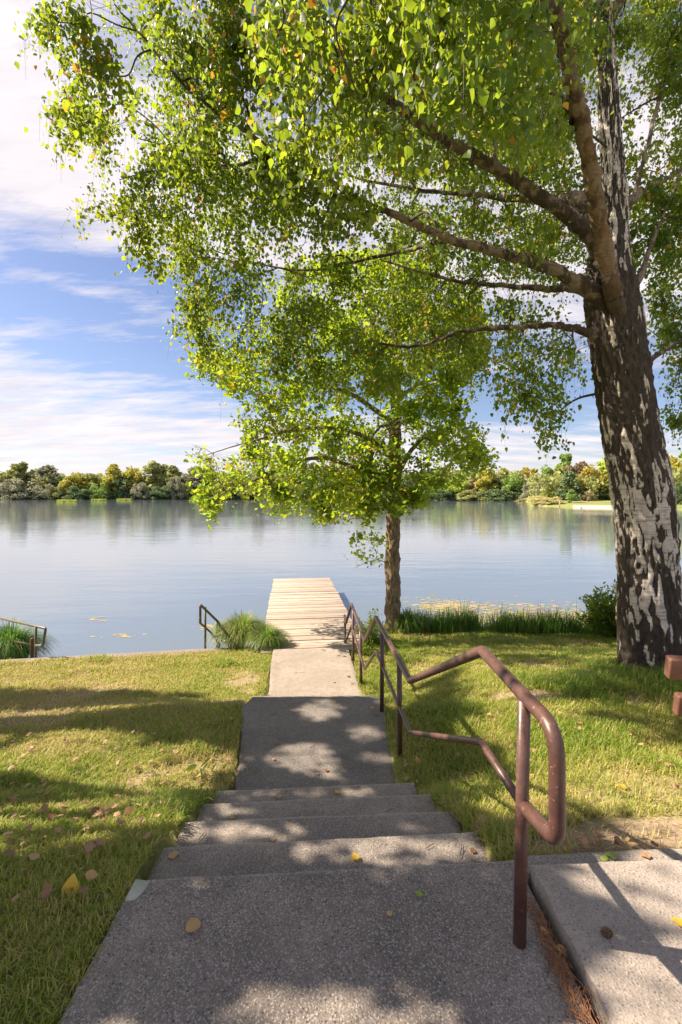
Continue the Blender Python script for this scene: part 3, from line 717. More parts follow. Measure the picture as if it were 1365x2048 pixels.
def build_tree_crown(T, limbs_pts, nodes_k, seed, leaf_per, leaf_size, shape, droop, hang, yellow, twig_r, bark_m, leaf_m, parent, spread=.16, polycheck=None, litprob=.93, crown_name='crown'):
    """T = sprig targets; nodes = clustered sub-branches; everything ends in leaves on twigs"""
    rng = np.random.default_rng(seed)
    LP = np.vstack([l[0] for l in limbs_pts]); LR = np.concatenate([l[1] for l in limbs_pts])
    cen = T[rng.choice(len(T), nodes_k, replace=False)]
    for it in range(5):
        asg = np.argmin(((T[:, None, :]-cen[None])**2).sum(-1), 1) if len(T)*nodes_k < 4e6 else np.concatenate([np.argmin(((T[a:a+500, None, :]-cen[None])**2).sum(-1), 1) for a in range(0, len(T), 500)])
        for k in range(nodes_k):
            s = T[asg == k]
            if len(s): cen[k] = s.mean(0)
    mbB = MB(); 
    order = np.argsort(np.min(((cen[:, None]-LP[None])**2).sum(-1), 1))
    NP = [LP]; NRr = [LR]; curves = [None]*nodes_k
    allP = LP.copy(); allR = LR.copy()
    for k in order:
        c = cen[k]; dd = ((allP-c)**2).sum(1)+np.where(allR < .008, 1.5, 0)
        dd = dd+np.clip(allP[:, 2]-c[2], 0, 9)*.25*(1 if droop < .3 else 0)
        a = np.argmin(dd); s = allP[a]; L = np.linalg.norm(c-s)
        mid = (s+c)/2+rng.normal(size=3)*L*.12+np.array([0, 0, L*.14])
        q_ = spline([s, s*.55+mid*.45+rng.normal(size=3)*L*.04, mid, mid*.45+c*.55+rng.normal(size=3)*L*.05, c], 4)
        r0 = min(allR[a]*.85, .008+.014*L); r_ = np.linspace(r0, .0045, len(q_))
        V, nu = tube_verts(q_, r_, 5); mbB.grid(V, nu, 5, True, (.9, 0, 0))
        allP = np.vstack([allP, q_[3:]]); allR = np.concatenate([allR, r_[3:]]); curves[k] = q_
    # twigs
    n = len(T); K = 6
    st = np.zeros((n, 3))
    for k in range(nodes_k):
        ii = np.where(asg == k)[0]
        if len(ii) == 0: continue
        cv = curves[k][6:]; dd = ((T[ii][:, None]-cv[None])**2).sum(-1); st[ii] = cv[np.argmin(dd, 1)]
    ends = T+np.stack([rng.normal(size=n)*.04, rng.normal(size=n)*.04, -rng.uniform(.3, 1., n)*hang], 1)
    ts = np.linspace(0, 1, K); L = np.linalg.norm(T-st, axis=1)
    ctrl = (st+T)/2+rng.normal(size=(n, 3))*L[:, None]*.12+np.array([0, 0, 1.])*(L*droop)[:, None]
    pts = np.zeros((n, K, 3))
    # quadratic st->T then to the hanging end
    for j, t in enumerate(np.linspace(0, 1, K-1)):
        pts[:, j] = (1-t)**2*st[:]+2*t*(1-t)*ctrl+t*t*T
    pts[:, K-1] = ends
    # three sided twigs
    tg = np.gradient(pts, axis=1); tg /= np.linalg.norm(tg, axis=2)[..., None]+1e-9
    a = np.cross(tg, np.array([.3, .5, .8])); a /= np.linalg.norm(a, axis=2)[..., None]+1e-9; b = np.cross(tg, a)
    rad = np.linspace(1, .35, K)*twig_r
    VV = np.zeros((n, K, 3, 3))
    for j in range(3):
        th = j*2*PI/3; VV[:, :, j] = pts+rad[None, :, None]*(a*math.cos(th)+b*math.sin(th))
    base = (np.arange(n)*K*3)[:, None, None, None]
    ki = np.arange(K-1)[None, :, None]; ji = np.arange(3)[None, None, :]
    f = np.stack([base[..., 0]+ki*3+ji, base[..., 0]+ki*3+(ji+1) % 3, base[..., 0]+(ki+1)*3+(ji+1) % 3, base[..., 0]+(ki+1)*3+ji], -1).reshape(-1, 4)
    if polycheck is not None:
        pass
    tme = raw_mesh('twigs', VV.reshape(-1, 3), f, np.full(len(f), 4), {'Col': np.full(n*K*3, .9)})
    tag(put('twigs', tme, M['twig'], parent), kind='stuff')
    tag(put('small_branches', mbB, bark_m, parent, smooth=True), kind='stuff')
    # leaves
    nl = leaf_per; ii = np.repeat(np.arange(n), nl); u = rng.random(len(ii))**.8*(K-1)*.78+(K-1)*.22
    j = np.minimum(u.astype(int), K-2); fr_ = u-j
    p = pts[ii, j]*(1-fr_)[:, None]+pts[ii, j+1]*fr_[:, None]
    p = p+rng.normal(size=p.shape)*spread*np.array([1, 1, .8])
    ax = rng.normal(size=p.shape)*.55+np.array([0, 0, -1.0]) if droop < .3 else rng.normal(size=p.shape)*.9+np.array([0, 0, .15])
    nr = rng.normal(size=p.shape)+np.array([0, 0, .3 if droop < .3 else 1.2])
    sz = leaf_size*rng.uniform(.55, 1.0, n)[ii]*rng.uniform(.7, 1.45, len(p))
    ok = ~lit(p, litprob)
    ok &= ~((np.linalg.norm(p-np.array([0, 0, EYE]), axis=1) < 1.35))
    if polycheck is not None: ok &= polycheck(p, rng)
    p, ax, nr, sz = p[ok], ax[ok], nr[ok], sz[ok]
    cl_ = np.clip(n2(p[:, 0]+p[:, 2]*.6, p[:, 1], 1.1, seed)*.9+rng.normal(size=len(p))*.12, 0, .9)
    ysp = fbm(p*2.1, seed+4, 2); yl = (rng.random(len(p)) < yellow*np.where(ysp > .66, 8, .6))
    cl_ = np.where(yl, rng.uniform(.94, 1, len(p)), cl_)
    me = leaf_cloud(crown_name, p, ax, nr, sz, shape, cl_)
    o = put(crown_name, me, leaf_m, parent)
    print(crown_name, len(p), 'leaves')
    return o

# ------------------------------------------------------------------ birch
birch = empty('birch_tree', (4.0, 5.8, -.72), 'large leaning birch with black and white bark and wide canopy', 'tree')
trunk = [(1322, 1378, 5.8, .72), (1314, 1350, 5.8, .52), (1307, 1300, 5.8, .425), (1297, 1150, 5.78, .405), (1287, 1000, 5.75, .40), (1259, 850, 5.7, .385), (1240, 720, 5.66, .375), (1230, 640, 5.64, .38), (1219, 565, 5.62, .35), (1221, 500, 5.63, .265), (1226, 440, 5.66, .20), (1226, 350, 5.7, .165), (1220, 250, 5.8, .15), (1213, 120, 5.95, .135), (1206, -50, 6.1, .11), (1200, -300, 6.3, .10), (1190, -700, 6.8, .04)]
tp = spline([P(a, b, c) for a, b, c, r in trunk], 30); tr = np.interp(np.linspace(0, 1, len(tp)), np.linspace(0, 1, len(trunk)), [r*(.85 if i > 2 else .92) for i, (*_, r) in enumerate(trunk)])
NS = 176; V, nu = tube_verts(tp, tr, NS); cen = np.repeat(tp, NS, 0)
th = np.tile(np.arange(NS)*2*PI/NS, nu); arc = np.repeat(np.concatenate([[0], np.cumsum(np.linalg.norm(np.diff(tp, axis=0), axis=1))]), NS)
# bark plates: vertical diamond fissures
cyl = np.stack([np.cos(th)*1.0, np.sin(th)*1.0, arc*1.0], 1)
cyl = cyl*np.array([.8, .8, .72]); wrp = (fbm(cyl*3.4, 61, 3)-.5)[:, None]*np.array([.55, .55, 1.1])
a1 = fbm((cyl+wrp)*3.6, 62, 3); a2 = fbm((cyl+wrp)*8.5, 63, 2)
ridge = 1-np.abs(2*fbm((cyl*np.array([1, 1, .7])+wrp)*4.8, 64, 2)-1)
low = np.clip((1.5-arc)/1.5, 0, 1); high = np.clip((arc-3.0)/.7, 0, 1)*np.clip((5.6-arc)/.7, 0, 1)
thr = .495-.055*low-.09*high+.05*np.clip(1-abs(arc-2.5)/.9, 0, 1)
mask = np.clip((np.maximum(a1*.75+a2*.25, ridge*.58)-thr)*14+.5, 0, 1)
face = (V-cen); dist = -mask*.02+(a2-.5)*.04+(fbm(cyl*16, 66, 3)-.5)*.05*(.35+mask)+low*(fbm(cyl*np.array([3, 3, 1.]), 67, 2)-.5)*.2
V = V+face/np.repeat(tr, NS)[:, None]*dist[:, None]
lean = np.clip((n2(th*2, arc*.6, 1, 70)-.5)*3, 0, 1)
f = []
idx = np.arange(nu*NS).reshape(nu, NS); nx = np.roll(idx, -1, 1)
q = np.stack([idx[:-1], nx[:-1], nx[1:], idx[1:]], -1).reshape(-1, 4)
me = raw_mesh('trunk', V, q, np.full(len(q), 4), {'Col': np.stack([mask, lean*.6*high+.05, 0*mask], 1)}, True)
put('trunk', me, M['birch_bark'], birch)
LB = [
 ([(1250, 780, 5.66, .07), (1246, 705, 5.56, .09), (1238, 640, 5.44, .115), (1226, 580, 5.28, .122), (1212, 520, 5.12, .116), (1196, 430, 4.9, .104), (1180, 330, 4.6, .096), (1160, 230, 4.3, .088), (1135, 130, 4.0, .08), (1112, 20, 3.7, .07), (1085, -150, 3.4, .06), (1050, -500, 3.1, .03)], 'warm'),
 ([(1215, 520, 5.55, .15), (1180, 470, 5.42, .125), (1150, 442, 5.3, .105), (1110, 412, 5.2, .095), (1050, 372, 5.05, .088), (990, 338, 4.9, .08), (930, 303, 4.75, .072), (870, 268, 4.6, .06), (800, 215, 4.4, .05), (740, 170, 4.3, .042), (660, 90, 4.1, .03), (590, 10, 3.9, .022), (520, -80, 3.7, .012)], None),
 ([(1215, 610, 5.55, .16), (1180, 580, 5.42, .115), (1130, 550, 5.3, .09), (1060, 522, 5.15, .078), (980, 500, 5.0, .066), (900, 480, 4.9, .056), (850, 458, 4.8, .05), (790, 430, 4.7, .044), (720, 400, 4.6, .036), (640, 350, 4.5, .03), (560, 310, 4.4, .025), (480, 255, 4.3, .02), (380, 180, 4.2, .015), (300, 90, 4.1, .01), (230, 10, 4, .006)], None),
 ([(1215, 690, 5.66, .10), (1170, 662, 5.6, .062), (1120, 652, 5.65, .052), (1060, 652, 5.8, .046), (980, 658, 5.9, .04), (920, 664, 6, .034), (850, 690, 6.1, .025), (780, 690, 6.2, .017), (700, 670, 6.3, .011), (600, 640, 6.4, .007)], None),
 ([(1225, 470, 5.7, .15), (1180, 420, 5.82, .14), (1150, 398, 5.95, .12), (1120, 399, 6.1, .075), (1050, 400, 6.4, .062), (960, 390, 6.7, .052), (880, 385, 7, .04), (780, 370, 7.3, .025), (650, 340, 7.6, .014)], None),
 ([(1210, 610, 5.75, .10), (1150, 577, 5.9, .07), (1080, 578, 6.2, .055), (1000, 570, 6.5, .042), (900, 560, 6.8, .026), (760, 520, 7.1, .012)], None),
 ([(1150, 240, 4.34, .07), (1132, 207, 4.36, .042), (1085, 182, 4.3, .036), (1020, 186, 4.2, .032), (950, 190, 4.1, .028), (900, 160, 3.9, .022), (800, 120, 3.6, .016), (700, 90, 3.2, .01)], None),
 ([(1000, 345, 4.93, .05), (992, 320, 4.9, .036), (975, 260, 4.85, .03), (945, 200, 4.75, .027), (915, 150, 4.65, .024), (890, 90, 4.6, .02), (850, 0, 4.5, .012)], None),
 ([(735, 405, 4.62, .03), (620, 385, 4.8, .022), (540, 360, 5, .019), (480, 345, 5.1, .018), (430, 310, 5.1, .015), (380, 302, 5.1, .011), (280, 280, 5.1, .005)], None),
 ([(1230, 470, 5.7, .1), (1262, 410, 5.8, .038), (1285, 330, 5.9, .032), (1310, 230, 6, .027), (1340, 100, 6.1, .018), (1365, 0, 6.2, .01)], None),
 ([(1230, 420, 5.7, .1), (1300, 375, 6, .036), (1365, 340, 6.2, .028), (1450, 300, 6.5, .01), (1560, 260, 6.8, .006)], None),
 ([(1265, 590, 5.65, .07), (1300, 500, 5.8, .028), (1330, 420, 5.9, .02), (1370, 330, 6, .012), (1420, 200, 6.1, .006)], None),
 ([(1270, 745, 5.68, .08), (1322, 705, 5.8, .032), (1380, 680, 6, .022), (1450, 690, 6.2, .012), (1560, 720, 6.5, .006)], None),
 ([(1112, 20, 3.7, .07), (1000, -80, 3.1, .04), (900, -150, 2.7, .028), (800, -160, 2.4, .018), (650, -120, 2.2, .01)], 'warm'),
 ([(1210, 100, 5.95, .12), (1120, -60, 5.4, .06), (980, -200, 4.9, .045), (800, -320, 4.4, .03), (600, -380, 4.1, .015)], None),
 ([(1208, 60, 6., .11), (1300, -100, 6.1, .05), (1420, -220, 6.2, .03), (1560, -300, 6.4, .012)], None),
 ([(900, 480, 4.9, .04), (820, 500, 5.3, .025), (720, 520, 5.6, .02), (620, 540, 5.9, .015), (520, 530, 6.1, .01), (430, 500, 6.2, .006)], None),
 ([(560, 310, 4.4, .02), (460, 330, 4.7, .015), (350, 330, 4.9, .01), (240, 360, 5.0, .005)], None),
]
limbs = []
for pts, col in LB:
    mb = MB(); rs = [p[3]*(.77 if p[3] > .03 else .95) for p in pts]
    q_, r_ = limb_tube(mb, [P(a, b, c) for a, b, c, _ in pts], rs, 28 if max(rs) > .06 else 12, .05, 14 if max(rs) > .06 else 8, col)
    put('branch', mb, M['limb_bark'], birch, smooth=True); limbs.append((q_, r_))
limbs.append((tp[300:], tr[300:]))
BP = [(55, -900), (1800, -900), (1800, 900), (1385, 900), (1330, 850), (1330, 760), (1300, 640), (1280, 560), (1170, 560), (1190, 700), (1150, 800), (1120, 860), (1090, 905), (1075, 850), (1040, 800), (1005, 850), (985, 790), (930, 770), (850, 745), (760, 800), (640, 780), (520, 740), (430, 730), (385, 690), (360, 640), (375, 560), (300, 535), (262, 500), (250, 455), (190, 400), (165, 330), (120, 240), (130, 150), (85, 90), (55, 0)]
allq = np.vstack([l[0] for l in limbs[:-1]]); aqx, aqy = proj(allq)
def sample_birch(n, rng):
    out = []
    while len(out) < n:
        m = 4000; px = rng.uniform(60, 1650, m); py = rng.uniform(-650, 900, m)
        keep = inpoly(px, py, BP) & (rng.random(m) < np.where(py < 0, .42, 1)*np.where(px > 1400, .5, 1)); px, py = px[keep], py[keep]
        # fray the outline
        j = np.argmin((aqx[None]-px[:, None])**2+(aqy[None]-py[:, None])**2, 1)
        dep = np.maximum(allq[j, 1]+rng.normal(size=len(px))*.5, np.where(px < 500, 3.8, 0))
        back = rng.random(len(px)) < .38; dep = np.where(back, rng.uniform(5.4, 8.2, len(px)), dep)
        near = (rng.random(len(px)) < .22) & (py < 300) & (px > 520) & (px < 1130); dep = np.where(near, rng.uniform(2.0, 3.6, len(px)), dep)
        dep = np.where(px > 1250, np.maximum(dep, 5.9), dep)
        dep = np.clip(dep, 1.9, 9)
        # keep the left margin thin and the trunk readable
        tk = (px > 1150) & (px < 1290) & (py > 150) & (py < 640) & (dep < 6.3); 
        leftm = (px < 330) & (rng.random(len(px)) < .35)
        lowr = (py > 560) & (px > 850) & (rng.random(len(px)) < .42)
        kk = ~(tk & (rng.random(len(px)) < .93)) & ~leftm & ~lowr
        q__ = np.array([P(a, b, c) for a, b, c in zip(px[kk], py[kk], dep[kk])]); gate = fbm(q__*1.3, 73, 2) > np.where(px[kk] < 800, .49, .44)
        out += list(q__[gate])
    out = out[:n]
    for (a, b, c, k) in ((95, 60, 4.1, 3), (60, 62, 4.1, 2), (85, 215, 4.6, 4), (115, 225, 4.6, 4), (125, 290, 4.7, 5), (150, 435, 4.9, 3), (165, 405, 4.9, 4), (345, 650, 5.4, 3), (372, 610, 5.4, 5), (405, 690, 5.4, 6), (445, 770, 5.2, 2), (1092, 880, 5.8, 3), (1130, 860, 5.8, 3), (1010, 840, 5.6, 4), (1060, 800, 5.7, 6), (1340, 830, 5.9, 5), (275, 500, 5., 5), (310, 530, 5., 5)):
        for q__ in range(k): out.append(P(a+rng.normal()*9, b+rng.normal()*9, c))
    m = 6500; px = rng.uniform(760, 1650, m); py = rng.uniform(-100, 720, m); kk = inpoly(px, py, BP) & ~((py > 560) & (px > 960) & (px < 1180)); 
    q__ = np.array([P(a, b, c) for a, b, c in zip(px[kk], py[kk], rng.uniform(6.0, 8.6, kk.sum()))]); out += list(q__[fbm(q__*1.1, 75, 2) >.40][:2300])
    return np.array(out)
limbpx = []
for L_ in LB[:6]:
    pp = spline([(a, b, c) for a, b, c, r in L_[0]], 8); limbpx.append(pp)
limbpx = np.vstack(limbpx)
def birch_check(p, rng):
    px, py = proj(p); ok = inpoly(px, py, [(x+(-26 if x < 700 else 0), y) for x, y in BP]) | (rng.random(len(p)) < .6)
    # no foliage straight in front of the big visible limbs and trunk
    infront = np.zeros(len(p), bool)
    for a in range(0, len(p), 20000):
        dd = (px[a:a+20000, None]-limbpx[None, :, 0])**2+(py[a:a+20000, None]-limbpx[None, :, 1])**2
        j = np.argmin(dd, 1); infront[a:a+20000] = (dd[np.arange(len(j)), j] < 24**2) & (p[a:a+20000, 1] < limbpx[j, 2]+.05) & (limbpx[j, 0] > 760)
    ok &= ~(infront & (rng.random(len(p)) < .88))
    tk = (px > 1165) & (px < 1285) & (py > 190) & (p[:, 1] < 5.9); ok &= ~(tk & (rng.random(len(p)) < .9))
    ok &= ~((px > 1150) & (px < 1390) & (py > 560) & (p[:, 1] < 5.9))
    return ok
Tb = sample_birch(6300, np.random.default_rng(5))
build_tree_crown(Tb, limbs, 360, 31, 25, .056, BIRCH, .12, .40, .012, .0024, M['limb_bark'], M['birch_leaf'], birch, .052, birch_check)

# ------------------------------------------------------------------ oak by the shore
oak = empty('oak_tree', (1.15, 10, -1.47), 'young oak with straight trunk standing on the bank right of the jetty', 'tree')
ot = [(789, 1290, 10, .25), (788, 1262, 10, .205), (786, 1220, 10, .175), (786, 1100, 10, .165), (788, 1000, 10, .155), (790, 900, 10, .135), (792, 800, 10, .115), (790, 700, 10, .09), (786, 600, 10, .06), (780, 500, 10, .025)]
mb = MB(); q_, r_ = limb_tube(mb, [P(a, b, c) for a, b, c, _ in ot], [r*.93 for *_, r in ot], 28, .05, 14); put('trunk', mb, M['oak_bark'], oak, smooth=True)
ol = [(q_[60:], r_[60:])]
for pts in ([(789, 960, 10, .06), (720, 938, 9.8, .05), (640, 915, 9.6, .042), (560, 940, 9.4, .032), (500, 965, 9.2, .022), (440, 990, 9, .013), (412, 1025, 8.9, .007)],
            [(789, 910, 10, .06), (700, 862, 9.6, .045), (600, 858, 9.4, .03), (510, 880, 9.3, .018), (400, 915, 9.2, .006)],
            [(791, 850, 10, .06), (690, 782, 9.8, .045), (580, 760, 9.7, .03), (450, 740, 9.6, .015), (390, 732, 9.6, .006)],
            [(789, 965, 10, .06), (830, 892, 10.1, .042), (880, 862, 10.2, .032), (930, 880, 10.3, .018), (975, 925, 10.3, .007)],
            [(791, 800, 10, .05), (860, 760, 10.2, .03), (930, 770, 10.4, .012)],
            [(790, 760, 10, .05), (700, 680, 10.1, .035), (560, 640, 10.2, .02), (450, 660, 10.2, .008)],
            [(790, 880, 10, .05), (770, 850, 9.2, .035), (740, 880, 8.6, .02), (700, 930, 8.2, .008)],
            [(790, 880, 10, .05), (800, 850, 10.8, .035), (820, 840, 11.6, .02), (840, 860, 12.2, .01)],
            [(790, 700, 10, .04), (740, 650, 11, .03), (700, 620, 11.8, .015)],
            [(786, 1085, 9.95, .012), (760, 1082, 9.9, .008), (715, 1078, 9.8, .004)],
            [(786, 1130, 9.95, .012), (750, 1120, 9.85, .008), (712, 1135, 9.8, .004)]):
    mb = MB(); a_ = limb_tube(mb, [P(a, b, c) for a, b, c, _ in pts], [p[3] for p in pts], 10, .06, 8, (.9, 0, 0)); put('branch', mb, M['oak_bark'], oak, smooth=True); ol.append(a_)
OP = [(370, 735), (400, 700), (470, 660), (520, 560), (640, 500), (850, 500), (960, 580), (985, 700), (950, 790), (975, 850), (965, 890), (990, 930), (930, 960), (870, 985), (850, 1015), (800, 1030), (765, 1025), (735, 1060), (770, 1065), (775, 1140), (705, 1145), (700, 1070), (720, 1045), (690, 1040), (640, 1048), (600, 1025), (540, 1035), (500, 1010), (450, 1005), (425, 1050), (398, 1010), (420, 960), (372, 905), (400, 905), (440, 930), (480, 910), (500, 870), (458, 850), (480, 810), (440, 765), (410, 750)]
def clumpy(p, f, t, s_): return float(fbm(np.array(p)*f, s_, 2)) < t
rng = np.random.default_rng(9); out = []
while len(out) < 2500:
    px, py = rng.uniform(365, 995), rng.uniform(500, 1150)
    if not inpoly(np.array([px]), np.array([py]), OP)[0]: continue
    if py > 1040 and px > 690 and rng.random() < .5: continue
    if px > 800 and py > 880 and rng.random() < .35: continue
    if py < 640 and rng.random() < .5: continue
    hw = 1.9 if py < 1040 else .25
    base = 10-.0022*max(0, 780-px)-.3
    q__ = P(px, py, base+np.clip(rng.normal()*hw*.55, -hw, hw*1.1))
    if clumpy(q__, 1.5, .47 if not (py > 840 and px < 800) else .36, 71): continue
    out.append(q__)
for (a, b, c, k) in ((412, 1000, 9, 26), (430, 960, 9.1, 26), (470, 975, 9.2, 26), (520, 985, 9.3, 26), (400, 925, 9.2, 8), (382, 912, 9.2, 5), (445, 925, 9.2, 14), (410, 740, 9.6, 16), (450, 730, 9.6, 18), (500, 900, 9.3, 24), (560, 1000, 9.3, 22), (650, 1010, 9.4, 24), (930, 905, 10.2, 18), (970, 925, 10.2, 8), (740, 1000, 9.6, 16), (830, 985, 10, 12)):
    for q__ in range(k): out.append(P(a+rng.normal()*17, b+rng.normal()*15, c+rng.normal()*.2))
To = np.array(out)
def oak_check(p, rng):
    px, py = proj(p); ok = inpoly(px, py, OP) | (rng.random(len(p)) < .45)
    ok &= ~lit(p, .5, 1.1, slice(NST, NST+3)) & ~lit(p, .9, 1.15, slice(NST+8, NST+14))
    return ok
build_tree_crown(To, ol, 190, 41, 28, .105, OAK, .35, .03, .012, .003, M['oak_bark'], M['oak_leaf'], oak, .085, oak_check, .0)

# ------------------------------------------------------------------ unseen tree added outside the left edge, crown placed to shade the steps
sh = empty('shade_tree', (-8.4, 3.4, -.7), 'unseen broad tree added on the left lawn just outside the picture to shade the steps', 'tree')
rng = np.random.default_rng(19); out = []
while len(out) < 5200:
    gx_, gd = rng.uniform(-6.5, 1.6), rng.uniform(.2, 6.6)
    if gx_ > 1.0 and gd > 2.4: continue
    if gx_ < -1.2 and rng.random() < .62: continue
    lo = (gx_+.80*gd+.9)/.96; h = rng.uniform(max(3.0, lo), max(5.2, lo+1.8))
    x, d, z = gx_-kx*h, gd-ky*h, h-.4
    if x > -.80*max(d, 0)-.45: continue
    if h > 9.5: continue
    out.append((x, d, z))
Ts = np.array(out)
sl_ = []
trk = [(-8.4, 3.4, -.9), (-8.4, 3.4, .5), (-8.3, 3.3, 2.), (-8.1, 3.2, 3.6), (-7.9, 3.1, 5.5), (-7.6, 3, 7.5)]
mb = MB(); a_ = limb_tube(mb, trk, [.4, .32, .28, .22, .14, .05], 20, .05, 8); put('trunk', mb, M['oak_bark'], sh, smooth=True); sl_.append((a_[0][16:], a_[1][16:]))
for tip in ((-4.5, 2, 4.8), (-5, .5, 5), (-9.5, 6.3, 3.6), (-10.5, 5, 4.5), (-6.5, 5, 6), (-5, 3.5, 6.2), (-7, .3, 5.5), (-9, 7.2, 5)):
    s = np.array(trk[3]); t = np.array(tip, float); mb = MB(); a_ = limb_tube(mb, [s, s*.6+t*.4+np.array([0, 0, .4]), t], [.12, .08, .02], 8, .05, 6, (.9, 0, 0)); put('branch', mb, M['oak_bark'], sh); sl_.append(a_)
def sh_check(p, rng):
    px, py = proj(np.where(p[:, 1:2] > .05, p, np.array([[-9., 1., 1.]])))
    return ~((p[:, 1] > .05) & (px > -25) & (py > -500))
build_tree_crown(Ts, sl_, 120, 51, 27, .115, OAK, .35, .05, .01, .003, M['oak_bark'], M['oak_leaf'], sh, .13, sh_check, .99)

# ------------------------------------------------------------------ grass blades
def blades(name, pos, h, w, lean, colv, mat, kind='stuff', bend=1., parent=None, az=None):
    n = len(pos); az = R.uniform(0, 2*PI, n) if az is None else az
    dr = np.stack([np.cos(az), np.sin(az), np.zeros(n)], 1); sd = np.stack([-np.sin(az), np.cos(az), np.zeros(n)], 1)
    up_ = np.array([0, 0, 1.])
    V = np.zeros((n, 7, 3), np.float32); levels = [(0, 1), (.4, .85), (.75, .55)]
    for k, (t, ww) in enumerate(levels):
        c = pos+up_*(h*(t-.25*bend*lean*t*t))[:, None]+dr*(h*lean*t**2)[:, None]
        V[:, 2*k] = c-sd*(w*ww/2)[:, None]; V[:, 2*k+1] = c+sd*(w*ww/2)[:, None]
    V[:, 6] = pos+up_*(h*(1-.45*bend*lean))[:, None]+dr*(h*lean)[:, None]
    b = (np.arange(n)*7)[:, None]
    loops = np.concatenate([b+np.array([[0, 1, 3, 2]]), b+np.array([[2, 3, 5, 4]]), b+np.array([[4, 5, 6]])], 1).ravel()
    sizes = np.tile([4, 4, 3], n)
    me = raw_mesh(name, V.reshape(-1, 3), loops, sizes, {'Col': np.repeat(colv, 7)})
    if parent is not None: return put(name, me, mat, parent)
    o = link(name, me, mat); return o
NB = 620000
d = R.uniform(.7, 10.7, NB); x = R.uniform(-1, 1, NB)*(.8*d+.8)
keep = (np.abs(x) < .80*d+.7) & (d < shore(x)-.02) & ~paved(x, d) & ~((x > -1.5) & (x < .5) & (d > 8.4))
x, d = x[keep], d[keep]
s = soilmask(x, d); dens = n2(x, d, 2.6, 14)
keep = R.random(len(x)) > np.clip(s*1.25, 0, .93); keep &= R.random(len(x)) < np.clip(.42+dens*1.1+.5*(d < 2.4), 0, 1)
x, d, s = x[keep], d[keep], s[keep]
z = ground_z(x, d)
tall = np.clip((n2(x, d, 1.8, 23)-.5)*5, 0, 1)
h = (.036+.038*tall)*R.uniform(.5, 1.5, len(x))*(1+.03*d)
# longer tufts: round the birch, along step edges, by the water
near_birch = np.exp(-(((x-3.6)/.95)**2+((d-5.0)/.75)**2)); h *= 1+3.2*near_birch
h *= 1+.9*np.exp(-((x-1.0)/.45)**2)*(d < 5)
h *= 1+1.3*np.exp(-(((x+1.3)/.22)**2+((d-4.15)/.3)**2))
edge = np.exp(-((shore(x)-d)/.5)**2)*(x > 1.2); h *= 1+1.5*edge
w_ = .0030+.0010*d
straw = n2(x, d, .8, 41)*.55+n2(x, d, 5, 42)*.45
patch = np.clip((n2(x, d, .45, 43)-.42)*3, 0, 1)
cv = np.clip(.30+.12*np.clip((-x-1)/2, 0, 1)*np.clip((d-3.3), 0, 1)+straw*.66+patch*.12-.18*tall-.3*near_birch+R.normal(size=len(x))*.13+s*.25, 0, 1)
cv = np.where(R.random(len(x)) < .1, R.uniform(.7, 1, len(x)), cv)
o = blades('grass', np.stack([x, d, z-.004], 1), h, w_*np.ones(len(x)), R.uniform(.2, 1.1, len(x)), cv, M['grass']); tag(o, 'short lawn grass, green with straw coloured patches', 'grass', kind='stuff')
print('blades', len(x))
# reeds on the right bank
n = 9000; x = R.uniform(1.35, 6.4, n); off = R.normal(size=n)*.16; d = lerp(x, [1.3, 2, 6.5], [10.2, 10.1, 9.7])+off
cl_ = n2(x, d, 2.2, 88); keep = R.random(n) < np.clip((cl_-.34)*3.4, .08, 1); x, d, cl_ = x[keep], d[keep], cl_[keep]
o = blades('reeds', np.stack([x, d, ground_z(x, d)-.02], 1), R.uniform(.15, .55, len(x))*(.40+cl_*1.1)*np.where(R.random(len(x)) < .05, 1.45, 1), np.full(len(x), .012), R.uniform(.05, .55, len(x)), np.clip(R.normal(size=len(x))*.18+.52, 0, .95), M['reed'], bend=.5)
tag(o, 'band of tall green sedge along the right bank', 'reeds', kind='stuff')
# arching grass clumps
def clump(c, rx, ry, hh, n, label, cold=.45, nm='grass_clump', wdt=.012):
    root = empty(nm, c, label, 'grass clump')
    r = np.sqrt(R.random(n)); a = R.uniform(0, 2*PI, n)
    pos = np.stack([c[0]+rx*.35*r*np.cos(a), c[1]+ry*.35*r*np.sin(a), np.full(n, c[2])], 1)
    az = a+R.normal(size=n)*.4; ln = .25+r*1.05
    h = hh*R.uniform(.75, 1.25, n)
    # segmented arching strips
    K = 7; V = np.zeros((n, K, 2, 3)); dr = np.stack([np.cos(az), np.sin(az), 0*az], 1); sd = np.stack([-np.sin(az), np.cos(az), 0*az], 1)
    for k in range(K):
        t = k/(K-1); rise = h*(1.55*t-1.05*t*t*(.55+ln*.55)); out_ = h*ln*.42*t**1.5
        cc = pos+np.array([0, 0, 1.])*rise[:, None]+dr*out_[:, None]*np.array([rx, ry, 1])/max(rx, ry)
        ww = wdt*(1-t)**.5
        V[:, k, 0] = cc-sd*ww/2; V[:, k, 1] = cc+sd*ww/2
    b = (np.arange(n)*K*2)[:, None, None]; kk = np.arange(K-1)[None, :, None]*2
    f = (b+kk+np.array([[[0, 1, 3, 2]]])).reshape(-1, 4)
    cv = np.clip(R.normal(size=n)*.16+cold, 0, 1); cv = np.where(R.random(n) < .12, R.uniform(.8, 1, n), cv)
    me = raw_mesh('blades', V.reshape(-1, 3), f, np.full(len(f), 4), {'Col': np.repeat(cv, 2*K)})
    put('blades', me, M['reed'], root)
    return root
clump(np.array([-1.98, 9.15, -1.62]), .75, .65, 1.0, 2600, 'large drooping sedge clump beside the jetty, left of its near end', .72)
clump(np.array([-1.42, 8.75, -1.45]), .5, .45, .65, 1500, 'smaller bright green tussock spilling onto the jetty corner', .6)
